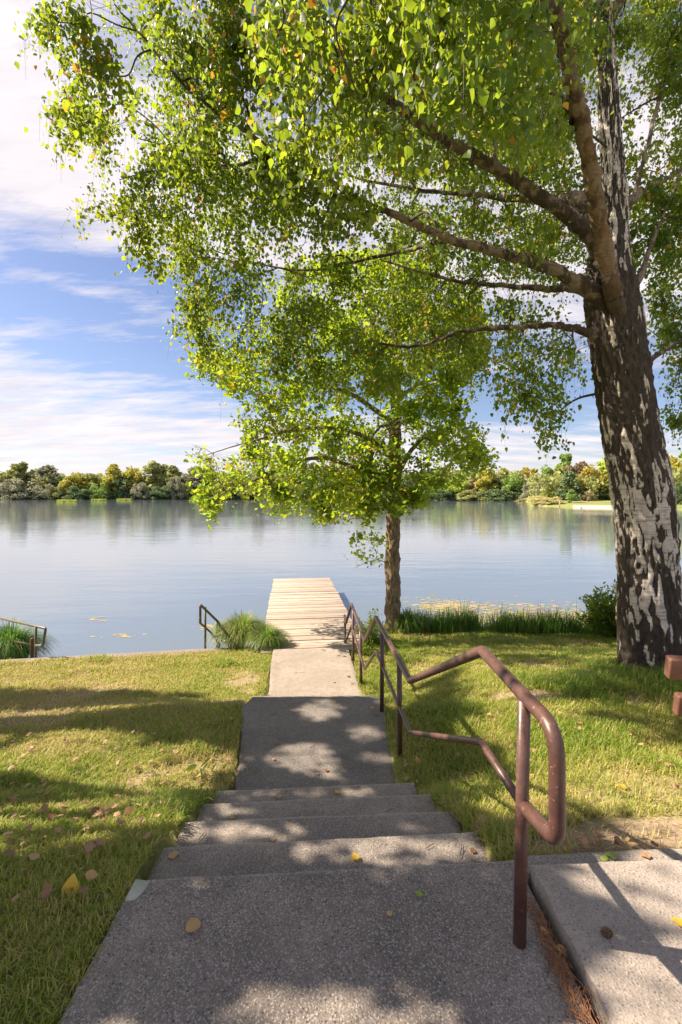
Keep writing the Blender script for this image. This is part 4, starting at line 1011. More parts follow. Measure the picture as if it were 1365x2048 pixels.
clump(np.array([-6.55, 9.0, -1.9]), .8, .6, 1.15, 2600, 'dark drooping sedge clump behind the railing at the left edge', .3)
clump(np.array([1.45, 9.95, -1.5]), .3, .3, .75, 700, 'sedge tuft on a dry root mound right of the oak trunk', .3)
clump(np.array([-1.28, 4.15, -.80]), .3, .3, .14, 500, 'bright green grass tuft at the left edge of the asphalt landing', .4, wdt=.004)
# dry mound
mb = MB(); vv = []
for i in range(14):
    for j in range(24):
        a = j/24*2*PI; r = i/13; k = .7+.6*float(n2(math.cos(a)*1.5+5, math.sin(a)*1.5+i*.2, 1, 33))
        vv.append((1.72+.42*r*k*math.cos(a), 9.72+.28*r*k*math.sin(a), -1.50+.11*(1-r*r)*k))
mb.grid(vv, 14, 24, True); o = put('root_mound', mb, M['needles'], origin=(1.72, 9.72, -1.5), smooth=True); tag(o, 'low mound of dry brown roots beside the oak trunk', 'mound')
# leafy weeds / bushes
def bush(nm, c, rx, ry, hh, nst, nl, size, label, cat, colc=.4, mat='birch_leaf', shape=None):
    root = empty(nm, c, label, cat); mb = MB(); LPp = []; 
    for i in range(nst):
        a = R.uniform(0, 2*PI); r = math.sqrt(R.random()); tip = np.array([c[0]+rx*r*math.cos(a), c[1]+ry*r*math.sin(a), c[2]+hh*R.uniform(.55, 1.1)*(1.1-.45*r)])
        b0 = np.array([c[0]+rx*.35*r*math.cos(a), c[1]+ry*.35*r*math.sin(a), c[2]-.03])
        q_ = spline([b0, (b0+tip)/2+np.array([0, 0, hh*.12]), tip], 5); mb.tube(q_, np.linspace(.006, .002, len(q_)), 5, False); LPp.append(q_)
    put('stem', mb, M['stem'], root)
    ii = R.integers(0, nst, nl); LPp = np.array(LPp); j = R.integers(2, LPp.shape[1], nl)
    p = LPp[ii, j]+R.normal(size=(nl, 3))*.035
    ax = rand_unit(nl)+np.array([0, 0, .2])+(p-np.array(c))*.8; nr = rand_unit(nl)+np.array([0, 0, 1.])
    me = leaf_cloud('leaves', p, ax, nr, size*R.uniform(.6, 1.2, nl), shape or [(.16, .2, .02), (.2, .5, .04), (.1, .8, .02)], np.clip(R.normal(size=nl)*.15+colc, 0, .9))
    put('leaves', me, M[mat], root); return root
bush('willow_bush', P(1248, 1290, 9.3), .85, .4, 1.15, 60, 4200, .10, 'bright green leafy bush growing behind the left side of the birch trunk', 'bush', .55)
bush('willow_bush', P(1208, 1240, 9.6), .45, .3, .75, 14, 500, .09, 'loose arching shoots over the water left of the bush', 'bush', .4)
bush('weed_plant', np.array([.62, 9.05, -1.50]), .42, .35, .75, 46, 2600, .05, 'leafy green weeds between the jetty and the oak trunk', 'weeds', .6)
bush('weed_plant', np.array([.45, 8.35, -1.36]), .2, .3, .25, 22, 700, .04, 'low weeds at the foot of the handrail near the jetty', 'weeds', .55)
bush('broadleaf_weed', np.array([-1.12, 3.72, -.75]), .05, .05, .14, 3, 9, .10, 'single broad light green leaf plant beside the lowest step', 'weed', .6)
# low broad-leaved weeds in the grass right of the steps
pts = [(.72+.5*R.random(), 2.7+1.9*R.random()) for _ in range(26)]
for k, (x_, d_) in enumerate(pts[:14]):
    if paved(x_, d_): continue
    bush('clover_plant', np.array([x_, d_, float(ground_z(x_, d_))]), .09, .09, .09, 9, 40, .035, 'small broad leaved weed in the grass right of the lower steps', 'weed', .35)['group'] = 'small weeds in the grass right of the steps'
# floating water weed
def pads(label, spots, n, colr):
    mb = MB(); 
    for i in range(n):
        sx, sd, rx, rd = spots[R.integers(0, len(spots))]
        x_, d_ = sx+R.normal()*rx*.5, sd+R.normal()*rd*.5; r = R.uniform(.015, .06)*(1+d_*.03); a0 = R.uniform(0, 6); k = 7
        zz_ = WATER+.004+R.uniform(0, .004)
        mb.add([(x_+r*math.cos(a0+j*2*PI/k)*R.uniform(.6, 1.9), d_+r*.7*math.sin(a0+j*2*PI/k)*R.uniform(.5, 1), zz_) for j in range(k)], [tuple(range(k))], (R.uniform(*colr),)*3)
    o = put('water_weed', mb, M['weed']); tag(o, label, 'water weed', kind='stuff')
M['weed'] = leafmat('floating_weed', [(0, (.20, .26, .06)), (.4, (.42, .42, .10)), (.7, (.45, .30, .20)), (1, (.5, .36, .28))], [(0, (.2, .3, .05)), (1, (.4, .3, .2))], .15)
pads('yellowish and pink floating weed beyond the right bank', [(3.6, 13.0, 1.6, 1.3), (4.7, 12.4, 1.5, .8), (6.2, 12.4, 1.6, .9), (5.6, 13.4, 2.2, 1.), (3.1, 13.8, .9, 1.), (7.0, 12.2, 1.2, .7)], 1700, (.15, 1))
pads('small floating weed patches beyond the left wall', [(-6.6, 12.3, .5, .25), (-3.4, 11.6, .35, .2), (-1.9, 10.6, .25, .2), (-5.2, 10.9, .5, .2)], 70, (.3, .9))

# ------------------------------------------------------------------ fallen leaves
def leafmesh(kind, seed):
    rg = np.random.default_rng(seed)
    if kind == 'ovate': outl = [(0, 0), (.16, .06), (.33, .22), (.38, .4), (.3, .6), (.17, .8), (0, 1)]
    else: outl = [(0, 0), (.2, .02), (.42, .12), (.3, .25), (.5, .45), (.28, .5), (.3, .78), (.14, .72), (0, 1)]
    curl = rg.uniform(.3, .9); cup = rg.uniform(-.5, .7); V = []; m = len(outl)
    curl *= 1.6
    def zf(x, y): return .16+cup*.5*(x*x)*2+curl*.35*(y-.5)**2*(1 if seed % 2 else -.6)+.05*math.sin(9*y+seed)+(rg.random()-.5)*.04
    for (x, y) in outl: V.append((0, y-.5, zf(0, y)))
    for (x, y) in outl[1:-1]: V.append((x*.55, y-.5, zf(x*.55, y)+.02))
    for (x, y) in outl[1:-1]: V.append((x, y-.5, zf(x, y)))
    for (x, y) in outl[1:-1]: V.append((-x*.55, y-.5, zf(x*.55, y)+.02))
    for (x, y) in outl[1:-1]: V.append((-x, y-.5, zf(x, y)))
    k = m-2; f = []
    for b1, b2, flip in ((m, m+k, 0), (m+2*k, m+3*k, 1)):
        ff = [(0, b1, 1)]+[(i, b1+i-1, b1+i, i+1) for i in range(1, k)]+[(m-2, b1+k-1, m-1)]
        ff += [(0, b2, b1)]+[(b1+i, b2+i, b2+i+1, b1+i+1) for i in range(k-1)]+[(b1+k-1, b2+k-1, m-1)]
        f += [tuple(reversed(q__)) for q__ in ff] if flip else ff
    V = np.array(V); V[:, 2] -= V[:, 2].min()-.02
    mb = MB(); mb.add(V, f)
    # stalk
    mb.tube([(0, -.5, V[0, 2]), (.03, -.62, V[0, 2]+.03), (.05, -.75, V[0, 2]+.06)], .012, 4)
    me = mb.mesh('fallen_leaf', True); return me
LM = {}
def fallen(pos, size, rz, mat, label, group=None, kind='ovate', tilt=(0, 0)):
    key = (kind, int(R.integers(0, 4)), mat)
    if key not in LM:
        me = leafmesh(kind, key[1]+(10 if kind != 'ovate' else 0)); me.materials.append(M[mat]); LM[key] = me
    o = bpy.data.objects.new('fallen_leaf', LM[key]); COL.objects.link(o); o.location = [float(a) for a in pos]; o.scale = (size,)*3; o.rotation_euler = (tilt[0], tilt[1], rz)
    tag(o, label, 'leaf', group)
    return o
T0, T1, T2, T3, T4, T5 = .006, -.144, -.294, -.444, -.594, -.744
SP = [(386, 1851, T0, .062, .5, 'leaf_tan', 'large tan leaf lying on the middle left of the top landing'),
 (711, 1716, T1, .048, .3, 'leaf_yellow', 'golden leaf on the middle of the first step below the top landing'),
 (349, 1711, T1, .050, -.9, 'leaf_tan', 'tan leaf on the left end of the first step below the top landing'),
 (838, 1788, T0, .030, .9, 'leaf_green', 'small yellow green leaf near the front edge of the top landing'),
 (780, 1827, T0, .026, -.9, 'leaf_tan', 'tiny tan leaf right of centre on the top landing'),
 (1089, 1863, T0, .036, .2, 'leaf_tan', 'tan leaf at the foot of the nearest rail post'),
 (1121, 1899, T0, .036, 1.2, 'leaf_tan', 'tan leaf against the pale edge of the side slab'),
 (1358, 1845, .056, .045, 1., 'leaf_yellow', 'crumpled yellow brown leaf at the right edge on the side slab'),
 (674, 1585, T4, .040, .6, 'leaf_yellow', 'orange yellow leaf on the lowest step right of centre'),
 (557, 1594, T4, .048, 1.4, 'leaf_tan', 'pale tan leaf on the lowest step left of centre'),
 (464, 1634, T3, .040, .2, 'leaf_tan', 'pale leaf at the left of the third step down'),
 (545, 1679, T2, .030, 1.6, 'leaf_tan', 'flat pale leaf at the back of the second step down'),
 (548, 1518, T5, .034, .4, 'leaf_tan', 'small leaf in the sunny patch on the asphalt landing'),
 (512, 1543, T5, .036, 2.4, 'leaf_brown', 'curled brown leaf at the near left of the asphalt landing'),
 (545, 1563, T5, .036, .1, 'leaf_pink', 'pinkish leaf at the near edge of the asphalt landing'),
 (653, 1541, T5, .040, .7, 'leaf_brown', 'dark curled leaf at the near centre of the asphalt landing'),
 (636, 1547, T5, .026, .7, 'leaf_tan', 'tiny tan leaf just left of the dark curled leaf on the asphalt'),
 (548, 1428, T5, .040, 1.9, 'leaf_brown', 'brown leaf at the far left of the asphalt landing'),
 (601, 1415, T5, .030, .9, 'leaf_brown', 'small brown leaf by the far edge of the asphalt landing'),
 (672, 1404, T5, .030, .2, 'leaf_tan', 'tan leaf on the far edge of the asphalt landing right of centre'),
 (744, 1416, T5, .040, 1.4, 'leaf_yellow', 'yellow brown leaf beside the far post on the asphalt landing'),
 (697, 1353, -1.255, .055, .8, 'leaf_brown', 'brown leaf on the right side of the sunlit path'),
 (668, 1364, -1.255, .045, .3, 'leaf_tan', 'tan leaf near the centre of the sunlit path'),
 (590, 1345, -1.255, .050, 1.3, 'leaf_tan', 'tan leaf on the left half of the sunlit path'),
 (945, 1701, T1, .034, .7, 'leaf_brown', 'brown curled leaf on the right end of the first step down'),
 (1290, 1711, T0, .040, 1.4, 'leaf_pink', 'pink brown leaf on the kerb strip of the side slab'),
 (1222, 1712, T0, .046, 1.2, 'leaf_green', 'fresh green leaf on the kerb strip of the side slab'),
 (1208, 1718, T0, .036, 2.2, 'leaf_green', 'second fresh green leaf tucked against the side slab edge')]
for (px, py, z_, s_, rz, mt, lab) in SP: fallen(G(px, py, z_), s_*1.15, rz, mt, lab)
def lawn_at(px, py):
    z_ = -.5
    for _ in range(12):
        g_ = G(px, py, z_); z_ = .5*z_+.5*float(ground_z(g_[0], g_[1]))
    return G(px, py, z_)
g_ = lawn_at(143, 1785); fallen(g_+np.array([0, 0, .03]), .085, .3, 'leaf_yellow', 'bright yellow leaf standing upright in the grass left of the top landing', tilt=(1.1, .2))
fallen(lawn_at(1243, 1580)+np.array([0, 0, .02]), .07, 1.3, 'leaf_yellow', 'yellow leaf on the right lawn beyond the rail loop')
fallen(lawn_at(1219, 1462)+np.array([0, 0, .02]), .07, .4, 'leaf_yellow', 'small orange leaf further up the right lawn beneath the birch')
fallen(lawn_at(135, 2040)+np.array([0, 0, .03]), .06, .4, 'leaf_yellow', 'orange leaf in the grass at the bottom left corner', tilt=(.8, 0))
mats = ['leaf_pink', 'leaf_pink', 'leaf_brown', 'leaf_tan']
def scatter(n, fn, label, group, smin=.03, smax=.065):
    k = 0; t = 0
    while k < n and t < n*60:
        t += 1; x_, d_ = fn()
        if paved(x_, d_) or abs(x_) > .76*d_ or d_ > shore(x_)-.3: continue
        z_ = float(ground_z(x_, d_))+.035+.02*random.random()
        fallen((x_, d_, z_), random.uniform(smin, smax), random.uniform(0, 6.3), random.choice(mats), label, group, random.choice(['ovate', 'lobed']), (random.uniform(-.5, .5), random.uniform(-.5, .5))); k += 1
scatter(135, lambda: (random.uniform(-4, -.95), random.triangular(1.2, 5.2, 2.2)), 'small dry brown leaf lying in the lawn left of the steps', 'dry leaves in the lawn left of the steps')
scatter(24, lambda: (random.gauss(-1.02, .1), random.gauss(3.45, .3)), 'dry brown leaf in the drift beside the left ends of the lower steps', 'dry leaves drifted against the left step ends')
scatter(26, lambda: (random.gauss(.62, .07), random.uniform(2.3, 4.3)), 'dry brown leaf in the drift between the right step ends and the grass', 'dry leaves drifted against the right step ends')
scatter(24, lambda: (random.uniform(.8, 1.5), random.uniform(2.1, 2.3)), 'dry brown leaf in the drift behind the kerb below the rail loop', 'dry leaves drifted behind the side kerb')
scatter(60, lambda: (random.uniform(.9, 4), random.uniform(2.3, 4.5)), 'small dry brown leaf lying in the lawn right of the handrail', 'dry leaves in the lawn right of the handrail')
# needles and debris along the slab joint
n = 420; t = R.random(n)**.7; base = G(1055, 1790, .006)[None]*(1-t)[:, None]+G(1190, 2080, .006)[None]*t[:, None]
base[:, 0] += R.normal(size=n)*.012*(1+t)-.005; mb = MB()
for p_ in base:
    a = random.gauss(1.7, .6); l_ = random.uniform(.012, .04); dv = np.array([math.cos(a), math.sin(a), random.uniform(0, .25)])*l_
    mb.tube([p_+np.array([0, 0, .002]), p_+dv*.5+np.array([0, 0, .006]), p_+dv+np.array([0, 0, .002])], .0011, 4)
o = put('leaf_litter', mb, M['needles']); tag(o, 'rust coloured needles and crumbs along the side slab joint', 'litter', kind='stuff')
# twigs on the concrete
for (px, py, z_, l_, a, lab) in ((405, 1670, T2, .07, 1.3, 'thin dark twig standing out on the left of the second step down'), (780, 1620, T3, .06, .5, 'short dark twig on the right of the third step down'), (860, 1692, T1, .05, .6, 'short brown twig on the first step down, right of the golden leaf'), (922, 1700, T1, .09, 1.2, 'forked thin twig on the right end of the first step down'), (750, 1543, T5, .05, .5, 'short twig at the near right of the asphalt landing'), (755, 1430, T5, .12, .1, 'thin twig by the far post foot on the asphalt landing'), (555, 1489, T5, .06, .6, 'dark twig on the left of the asphalt landing'), (625, 1493, T5, .05, .5, 'dark twig at the centre of the asphalt landing'), (1098, 1925, T0, .10, 1.05, 'dark twig lying by the side slab joint near the post'), (605, 1345, -1.25, .12, .5, 'thin twig on the sunlit path')):
    c = G(px, py, z_+.003); dv = np.array([math.cos(a), math.sin(a), 0])*l_/2; mb = MB(); mb.tube([c-dv, c+np.array([.003, .002, .003]), c+dv], [.0022, .002, .0012], 6)
    if 'forked' in lab: mb.tube([c, c+np.array([.02, .015, .004])], .0012, 5)
    o = put('twig', mb, M['twig'], origin=c); tag(o, lab, 'twig')
# cones
def cone(c, s_, lab):
    root_o = None; mb = MB()
    for i in range(60):
        t = i/60; a = i*2.4; r = s_*.5*math.sin(PI*min(1, t*.85+.12)); p_ = np.array([c[0]+(t-.5)*s_*1.2, c[1]+r*math.cos(a), c[2]+s_*.4+r*math.sin(a)])
        mb.box(p_, (s_*.2, s_*.16, s_*.07), rz=a)
    o = put('pine_cone', mb, M['cone'], origin=c); tag(o, lab, 'cone')
cone(G(1215, 1872, .05), .03, 'brown crumbled cone on the shaded band of the side slab')
# buttercups
for k, (px, py) in enumerate(((906, 1431), (918, 1436), (1083, 1297), (1118, 1298), (1287, 1400), (1291, 1421), (1140, 1300), (1062, 1296))):
    g_ = lawn_at(px, py); root = empty('dandelion', g_, 'tiny yellow flower on the lawn between the handrail and the birch', 'flower', 'yellow flowers on the right lawn')
    mb = MB(); mb.tube([g_, g_+np.array([.004, 0, .05])], .0015, 5); put('stem', mb, M['stem'], root)
    mb = MB(); c = g_+np.array([.004, 0, .052])
    for j in range(9):
        a = j*2*PI/9; mb.add([c, c+np.array([.011*math.cos(a-.3), .011*math.sin(a-.3), .004]), c+np.array([.016*math.cos(a), .016*math.sin(a), .006]), c+np.array([.011*math.cos(a+.3), .011*math.sin(a+.3), .004])], [(0, 1, 2, 3)])
    put('flower_head', mb, M['flower'], root)

# ------------------------------------------------------------------ far trees
def crown_variant(kind, seed):
    rg = np.random.default_rng(seed); cl = []
    if kind == 'round':
        for i in range(34):
            v = rg.normal(size=3); v /= np.linalg.norm(v); r = rg.random()**.5; cl.append((v[0]*.34*r, v[1]*.34*r, .54+v[2]*.36*r, rg.uniform(.09, .17)))
    elif kind == 'tall':
        for i in range(38):
            z = rg.uniform(.12, .93); w_ = .26*math.sin(PI*min(1, (z+.1)))**.6; a = rg.uniform(0, 6.3); r = w_*rg.random()**.6; cl.append((r*math.cos(a), r*math.sin(a), z, rg.uniform(.07, .13)))
    elif kind == 'willow':
        for i in range(34):
            a = rg.uniform(0, 6.3); z = rg.uniform(.05, .82); w_ = .55*math.sqrt(max(0, 1-(z/.95)**2)); r = w_*rg.random()**.4; cl.append((r*math.cos(a), r*math.sin(a), z, rg.uniform(.12, .2)))
    elif kind == 'cone':
        for i in range(50):
            z = rg.uniform(.05, .95); w_ = .42*(1-z)**.8+.03; a = rg.uniform(0, 6.3); r = w_*rg.random()**.4; cl.append((r*math.cos(a), r*math.sin(a), z, rg.uniform(.06, .12)))
    elif kind == 'airy':
        for i in range(26):
            z = rg.uniform(.25, .95); w_ = .32*math.sin(PI*min(1, z*.9+.1))**.5; a = rg.uniform(0, 6.3); r = w_*rg.random()**.6; cl.append((r*math.cos(a), r*math.sin(a), z, rg.uniform(.05, .1)))
        for i in range(10):
            a = rg.uniform(0, 6.3); cl.append((.2*math.cos(a), .2*math.sin(a), rg.uniform(.05, .3), .12))
    n = 3600; ci = rg.integers(0, len(cl), n); C = np.array(cl)[ci]; v = rg.normal(size=(n, 3)); v /= np.linalg.norm(v, axis=1)[:, None]
    p = C[:, :3]+v*C[:, 3:4]*(rg.random(n)**.33)[:, None]*np.array([1, 1, .85]); p[:, 2] = np.maximum(p[:, 2], .01)
    nr = v+rg.normal(size=(n, 3))*.6; ax = np.cross(nr, rg.normal(size=(n, 3)))
    me = leaf_cloud('crown', p, ax, nr, rg.uniform(.025, .06, n), [(.5, .15, .05), (.55, .7, .05)], np.clip((fbm(p*5, seed, 2)-.5)*1.3+.5+rg.normal(size=n)*.12, 0, 1))
    return me
FT = {'olive': ((0.208, 0.234, 0.078), (0.416, 0.429, 0.143)), 'dark': ((0.091, 0.143, 0.065), (0.208, 0.273, 0.117)), 'yellow': ((0.376, 0.343, 0.066), (0.527, 0.497, 0.088)), 'lime': ((0.240, 0.330, 0.045), (0.480, 0.570, 0.090)), 'green': ((0.182, 0.286, 0.065), (0.351, 0.468, 0.117)),
      'grey': ((0.243, 0.248, 0.159), (0.374, 0.374, 0.253)), 'gold': ((0.312, 0.255, 0.048), (0.496, 0.417, 0.084)), 'rusty': ((0.228, 0.188, 0.108), (0.384, 0.296, 0.168)), 'straw': ((0.450, 0.420, 0.180), (0.620, 0.570, 0.270))}
FM = {}
for k, (a, b_) in FT.items():
    FM[k] = leafmat('far_foliage_'+k, [(0, a), (1, b_)], [(0, tuple(1.5*x for x in a)), (1, tuple(1.3*x for x in b_))], .3, .7)
VAR = {k: [crown_variant(k, 100+i*7+len(k)) for i in range(3)] for k in ('round', 'tall', 'willow', 'cone', 'airy')}
mb = MB(); tr_ = spline([(0, 0, -.05), (.01, 0, .3), (0, .01, .6), (.01, 0, .85)], 3); mb.tube(tr_, np.linspace(.022, .006, len(tr_)), 7)
for k in range(5):
    a = k*1.3; mb.tube([(0, 0, .35+.07*k), (.16*math.cos(a), .16*math.sin(a), .52+.08*k)], [.01, .003], 5)
TRK = mb.mesh('trunk', True); TRK.materials.append(M['oak_bark'])
cnt = {}
def fartree(px, ytop, wpx, kind, colr, label, dd=6, group='trees on the far shore', nm=None):
    r = (px-CX)/F; d = dshore(r)+dd*(.7 if kind == 'willow' else 1); zb = -1.75 if dd < 5 else -1.3+min(1, dd/30)*.5
    H = EYE-(ytop-HY)*d/F-zb; W = wpx*d/F
    W *= 1.18; wk = {'round': .82, 'tall': .60, 'willow': 1.2, 'cone': .85, 'airy': .68}[kind]
    root = empty(nm or {'willow': 'willow_shrub', 'cone': 'conifer_tree'}.get(kind, 'broadleaf_tree'), (r*d, d, zb), label, 'shrub' if kind == 'willow' else 'tree', group)
    root.scale = (W/wk, W/wk, H); root.rotation_euler = (0, 0, random.uniform(0, 6.3))
    o = bpy.data.objects.new('crown', VAR[kind][cnt.get(kind, 0) % 3]); cnt[kind] = cnt.get(kind, 0)+1; COL.objects.link(o); o.parent = root
    if len(o.data.materials) == 0: o.data.materials.append(FM['green'])
    o.material_slots[0].link = 'OBJECT'; o.material_slots[0].material = FM[colr]
    if kind != 'willow':
        o = bpy.data.objects.new('trunk', TRK); COL.objects.link(o); o.parent = root
    return root
A = 'on the far shore'
for t in [
 (-20, 938, 60, 'round', 'olive', 'olive treetop cut by the left edge on the far shore', 12), (16, 940, 44, 'round', 'olive', 'low olive tree at the far left of the far shore', 14),
 (44, 923, 48, 'airy', 'olive', 'tallest tree at the left end of the far shore, dark layered crown', 12), (5, 962, 40, 'willow', 'grey', 'grey willow at the waterline cut by the left edge', 4),
 (36, 955, 66, 'willow', 'grey', 'wide rounded grey green willow in front of the tallest left tree', 3), (96, 930, 50, 'tall', 'grey', 'tall grey crowned tree behind the small yellow tree', 14),
 (80, 951, 34, 'round', 'yellow', 'small yellow tree between two grey willows at left', 8), (90, 966, 44, 'willow', 'grey', 'pale brownish willow below the small yellow tree', 3),
 (122, 950, 26, 'tall', 'dark', 'narrow dark tree behind the first reed islet', 10), (116, 968, 34, 'willow', 'olive', 'olive shrub left of the yellow tree above the first islet', 3),
 (150, 944, 48, 'round', 'yellow', 'broad yellow tree above the first reed islet', 8), (186, 944, 42, 'airy', 'olive', 'feathery pale tree above the second reed islet', 11),
 (160, 970, 50, 'willow', 'dark', 'dark shrub mass behind the first reed islet', 2), (200, 962, 36, 'willow', 'green', 'green shrub between the second and third islets', 3),
 (228, 927, 44, 'tall', 'yellow', 'tall yellow green tree above the third reed islet', 9), (248, 948, 36, 'tall', 'dark', 'dark tree right of the tall yellow green one', 6),
 (264, 930, 46, 'round', 'yellow', 'yellow crowned tree left of the tall olive group', 11), (286, 962, 40, 'willow', 'grey', 'grey green shrub beneath the yellow crowned tree', 3),
 (306, 922, 46, 'tall', 'olive', 'tallest olive tree of the middle left group', 9), (322, 928, 40, 'airy', 'olive', 'second tall olive tree just right of the tallest', 12),
 (346, 930, 38, 'tall', 'olive', 'olive tree rising behind the round grey willow', 10), (353, 951, 34, 'willow', 'grey', 'round grey willow below the olive tree', 3),
 (392, 932, 48, 'tall', 'grey', 'dull green tree left of the oak foliage tip', 8), (376, 958, 30, 'willow', 'olive', 'low olive shrub right of the round grey willow', 3), (420, 934, 40, 'tall', 'olive', 'brownish green tree just behind the oak foliage tip', 8),
 (330, 968, 50, 'willow', 'dark', 'dark waterside shrub beneath the olive trees', 2), (408, 966, 44, 'willow', 'green', 'green waterside shrub near the oak foliage tip', 2)]:
    fartree(*t)
x_ = 450
k = 0
while x_ < 850:
    fartree(x_, 938+8*math.sin(x_*.13), 46, ['tall', 'round', 'tall', 'willow'][k % 4], ['olive', 'green', 'grey', 'dark'][k % 4], 'far shore tree glimpsed through the leaves of the oak', 8, 'far trees hidden by the oak foliage')
    fartree(x_+18, 966, 40, 'willow', ['dark', 'olive', 'grey'][k % 3], 'low far shore shrub glimpsed below the oak foliage', 3, 'far shrubs hidden by the oak foliage'); x_ += 34; k += 1
for t in [
 (868, 942, 44, 'round', 'lime', 'pale lime tree just right of the oak trunk', 8), (893, 930, 40, 'airy', 'rusty', 'pale thin greyish tree behind the lime one, right of the oak', 16), (920, 950, 50, 'round', 'lime', 'bright lime tree left of the yellow poplar', 6),
 (946, 958, 26, 'tall', 'rusty', 'brownish grey tree left of the yellow poplar', 7), (974, 936, 38, 'tall', 'yellow', 'yellow poplar in front of the distant hill', 6), (1002, 949, 34, 'tall', 'grey', 'grey tree between the yellow poplar and the green one', 10),
 (1026, 946, 40, 'round', 'green', 'mid green tree at the end of the far shoreline', 5), (890, 975, 60, 'willow', 'dark', 'dark shrubs at the waterline under the lime trees', 2), (945, 978, 60, 'willow', 'olive', 'olive shrubs at the waterline below the poplar', 2), (995, 976, 50, 'willow', 'dark', 'dark shrubs at the waterline right of the poplar', 2),
 (1058, 931, 46, 'airy', 'gold', 'golden autumn tree above the sandy point', 80), (1078, 940, 36, 'round', 'gold', 'golden crown right of the autumn tree', 90), (1092, 960, 56, 'willow', 'grey', 'rounded grey willow behind the grassy point', 40), (1062, 962, 34, 'willow', 'grey', 'small grey willow at the left of the grassy point', 60),
 (1104, 926, 46, 'round', 'green', 'yellow green tree rising behind the grey willow', 60), (1132, 908, 44, 'airy', 'green', 'highest tree on the right shore with an open crown', 70), (1120, 928, 40, 'round', 'olive', 'olive tree just below the highest one', 60), (1152, 926, 40, 'airy', 'rusty', 'reddish half bare tree right of the highest one', 55), (1165, 922, 36, 'tall', 'rusty', 'pale pinkish grey tree left of the golden maple', 60),
 (1116, 962, 26, 'round', 'gold', 'small orange tree beside the dark broad conifer', 30), (1138, 942, 50, 'cone', 'dark', 'dark broad cone shaped tree near the beach', 18), (1144, 978, 16, 'tall', 'green', 'slim young tree in front of the dark cone shaped one', 8), (1188, 926, 54, 'round', 'gold', 'large rounded golden tree beside the beach lawn', 32), (1176, 981, 26, 'willow', 'rusty', 'round brown bush under the golden tree', 26), (1216, 912, 46, 'tall', 'lime', 'bright lime tree next to the birch trunk', 36), (1200, 984, 60, 'willow', 'dark', 'dark hedge behind the beach lawn', 42),
 (1344, 905, 50, 'round', 'yellow', 'yellow green tree right of the birch trunk', 40), (1385, 890, 60, 'tall', 'lime', 'lime treetop cut by the right edge', 45), (1358, 960, 50, 'willow', 'dark', 'dark bush right of the birch trunk across the water', 12), (1290, 905, 70, 'round', 'olive', 'olive tree directly behind the birch trunk', 40), (1440, 900, 70, 'round', 'green', 'green tree beyond the right edge', 40),
 (1080, 990, 44, 'willow', 'straw', 'straw coloured reeds on the grassy point left part', 5), (1104, 992, 40, 'willow', 'straw', 'straw coloured scrub at the middle of the grassy point', 6), (1050, 996, 26, 'willow', 'straw', 'straw coloured reed tip at the end of the point', 4)]:
    fartree(*t)
for k in range(14):
    fartree(-60-k*50, 935+8*math.sin(k*2.), 60, ['round', 'tall'][k % 2], ['olive', 'green', 'grey'][k % 3], 'far shore tree beyond the left edge of the picture', 8, 'far trees outside the left edge')
# the wood behind and the scrub along the far waterline read as one mass
def mass(nm, lab, r0, r1, n, d0, d1, hfn, colr, size):
    r_ = R.uniform(r0, r1, n); dd = R.uniform(d0, d1, n); d_ = dshore(r_)+dd*(.5+.6*n2(r_*70, r_*0, 1, 6)); H = hfn(r_)*(.45+.75*n2(r_*90, dd*.1, 1, 7, 4))
    p = np.stack([r_*d_, d_, -1.75+H*R.random(n)**.7], 1)
    c_ = np.clip((fbm(p*np.array([.25, .25, .3]), 12, 3)-.5)*2+.5+R.normal(size=n)*.1, 0, 1)
    me = leaf_cloud(nm, p, rand_unit(n), rand_unit(n), size*R.uniform(.6, 1.4, n), [(.5, .15, .05), (.55, .7, .05)], c_)
    tag(link(nm, me, FM[colr]), lab, nm.split('_')[-1], kind='stuff')
mass('far_woodland', 'continuous olive wood behind the far shore trees', -1.05, .40, 60000, 10, 30, lambda r_: 17.+0*r_, 'olive', 1.1)
mass('waterside_scrub', 'dark scrub lining the far waterline', -1.05, .40, 30000, .3, 5, lambda r_: 5.5+0*r_, 'dark', .6)
mass('point_woodland', 'mixed wood behind the far beach', .40, 1.1, 40000, 30, 70, lambda r_: 11.+0*r_, 'olive', .7)
# reed islets
for k, (px, py, wpx, lab) in enumerate(((134, 1003.6, 40, 'longest reed islet, leftmost of the three in the lake'), (198, 1001.5, 30, 'middle reed islet of the three in the lake'), (249, 1000.7, 30, 'right reed islet of the three in the lake'))):
    d_ = F*(EYE-WATER)/(py-HY); c = np.array([(px-CX)*d_/F, d_, WATER]); W = wpx*d_/F/2
    root = empty('reed_islet', c, lab, 'islet', None)
    mb = MB(); vv = []
    for i in range(8):
        for j in range(28):
            a = j/28*2*PI; r = i/7; kk = .8+.4*float(n2(math.cos(a)*2+k*5, math.sin(a)*2, 1, 44)); vv.append((c[0]+W*r*kk*math.cos(a), c[1]+3.2*r*kk*math.sin(a), WATER-.05+.5*(1-r*r)))
    mb.grid(vv, 8, 28, True); put('mound', mb, M['farbank'], root, smooth=True)
    n = 900; a = R.uniform(0, 2*PI, n); r = np.sqrt(R.random(n)); pos = np.stack([c[0]+W*.95*r*np.cos(a), c[1]+3*r*np.sin(a), np.full(n, WATER+.1)], 1)
    blades('reeds', pos, R.uniform(.5, 1.15, n), np.full(n, .16), R.uniform(.1, .4, n), np.clip(R.normal(size=n)*.15+.6, 0, 1), M['grass'], parent=root)

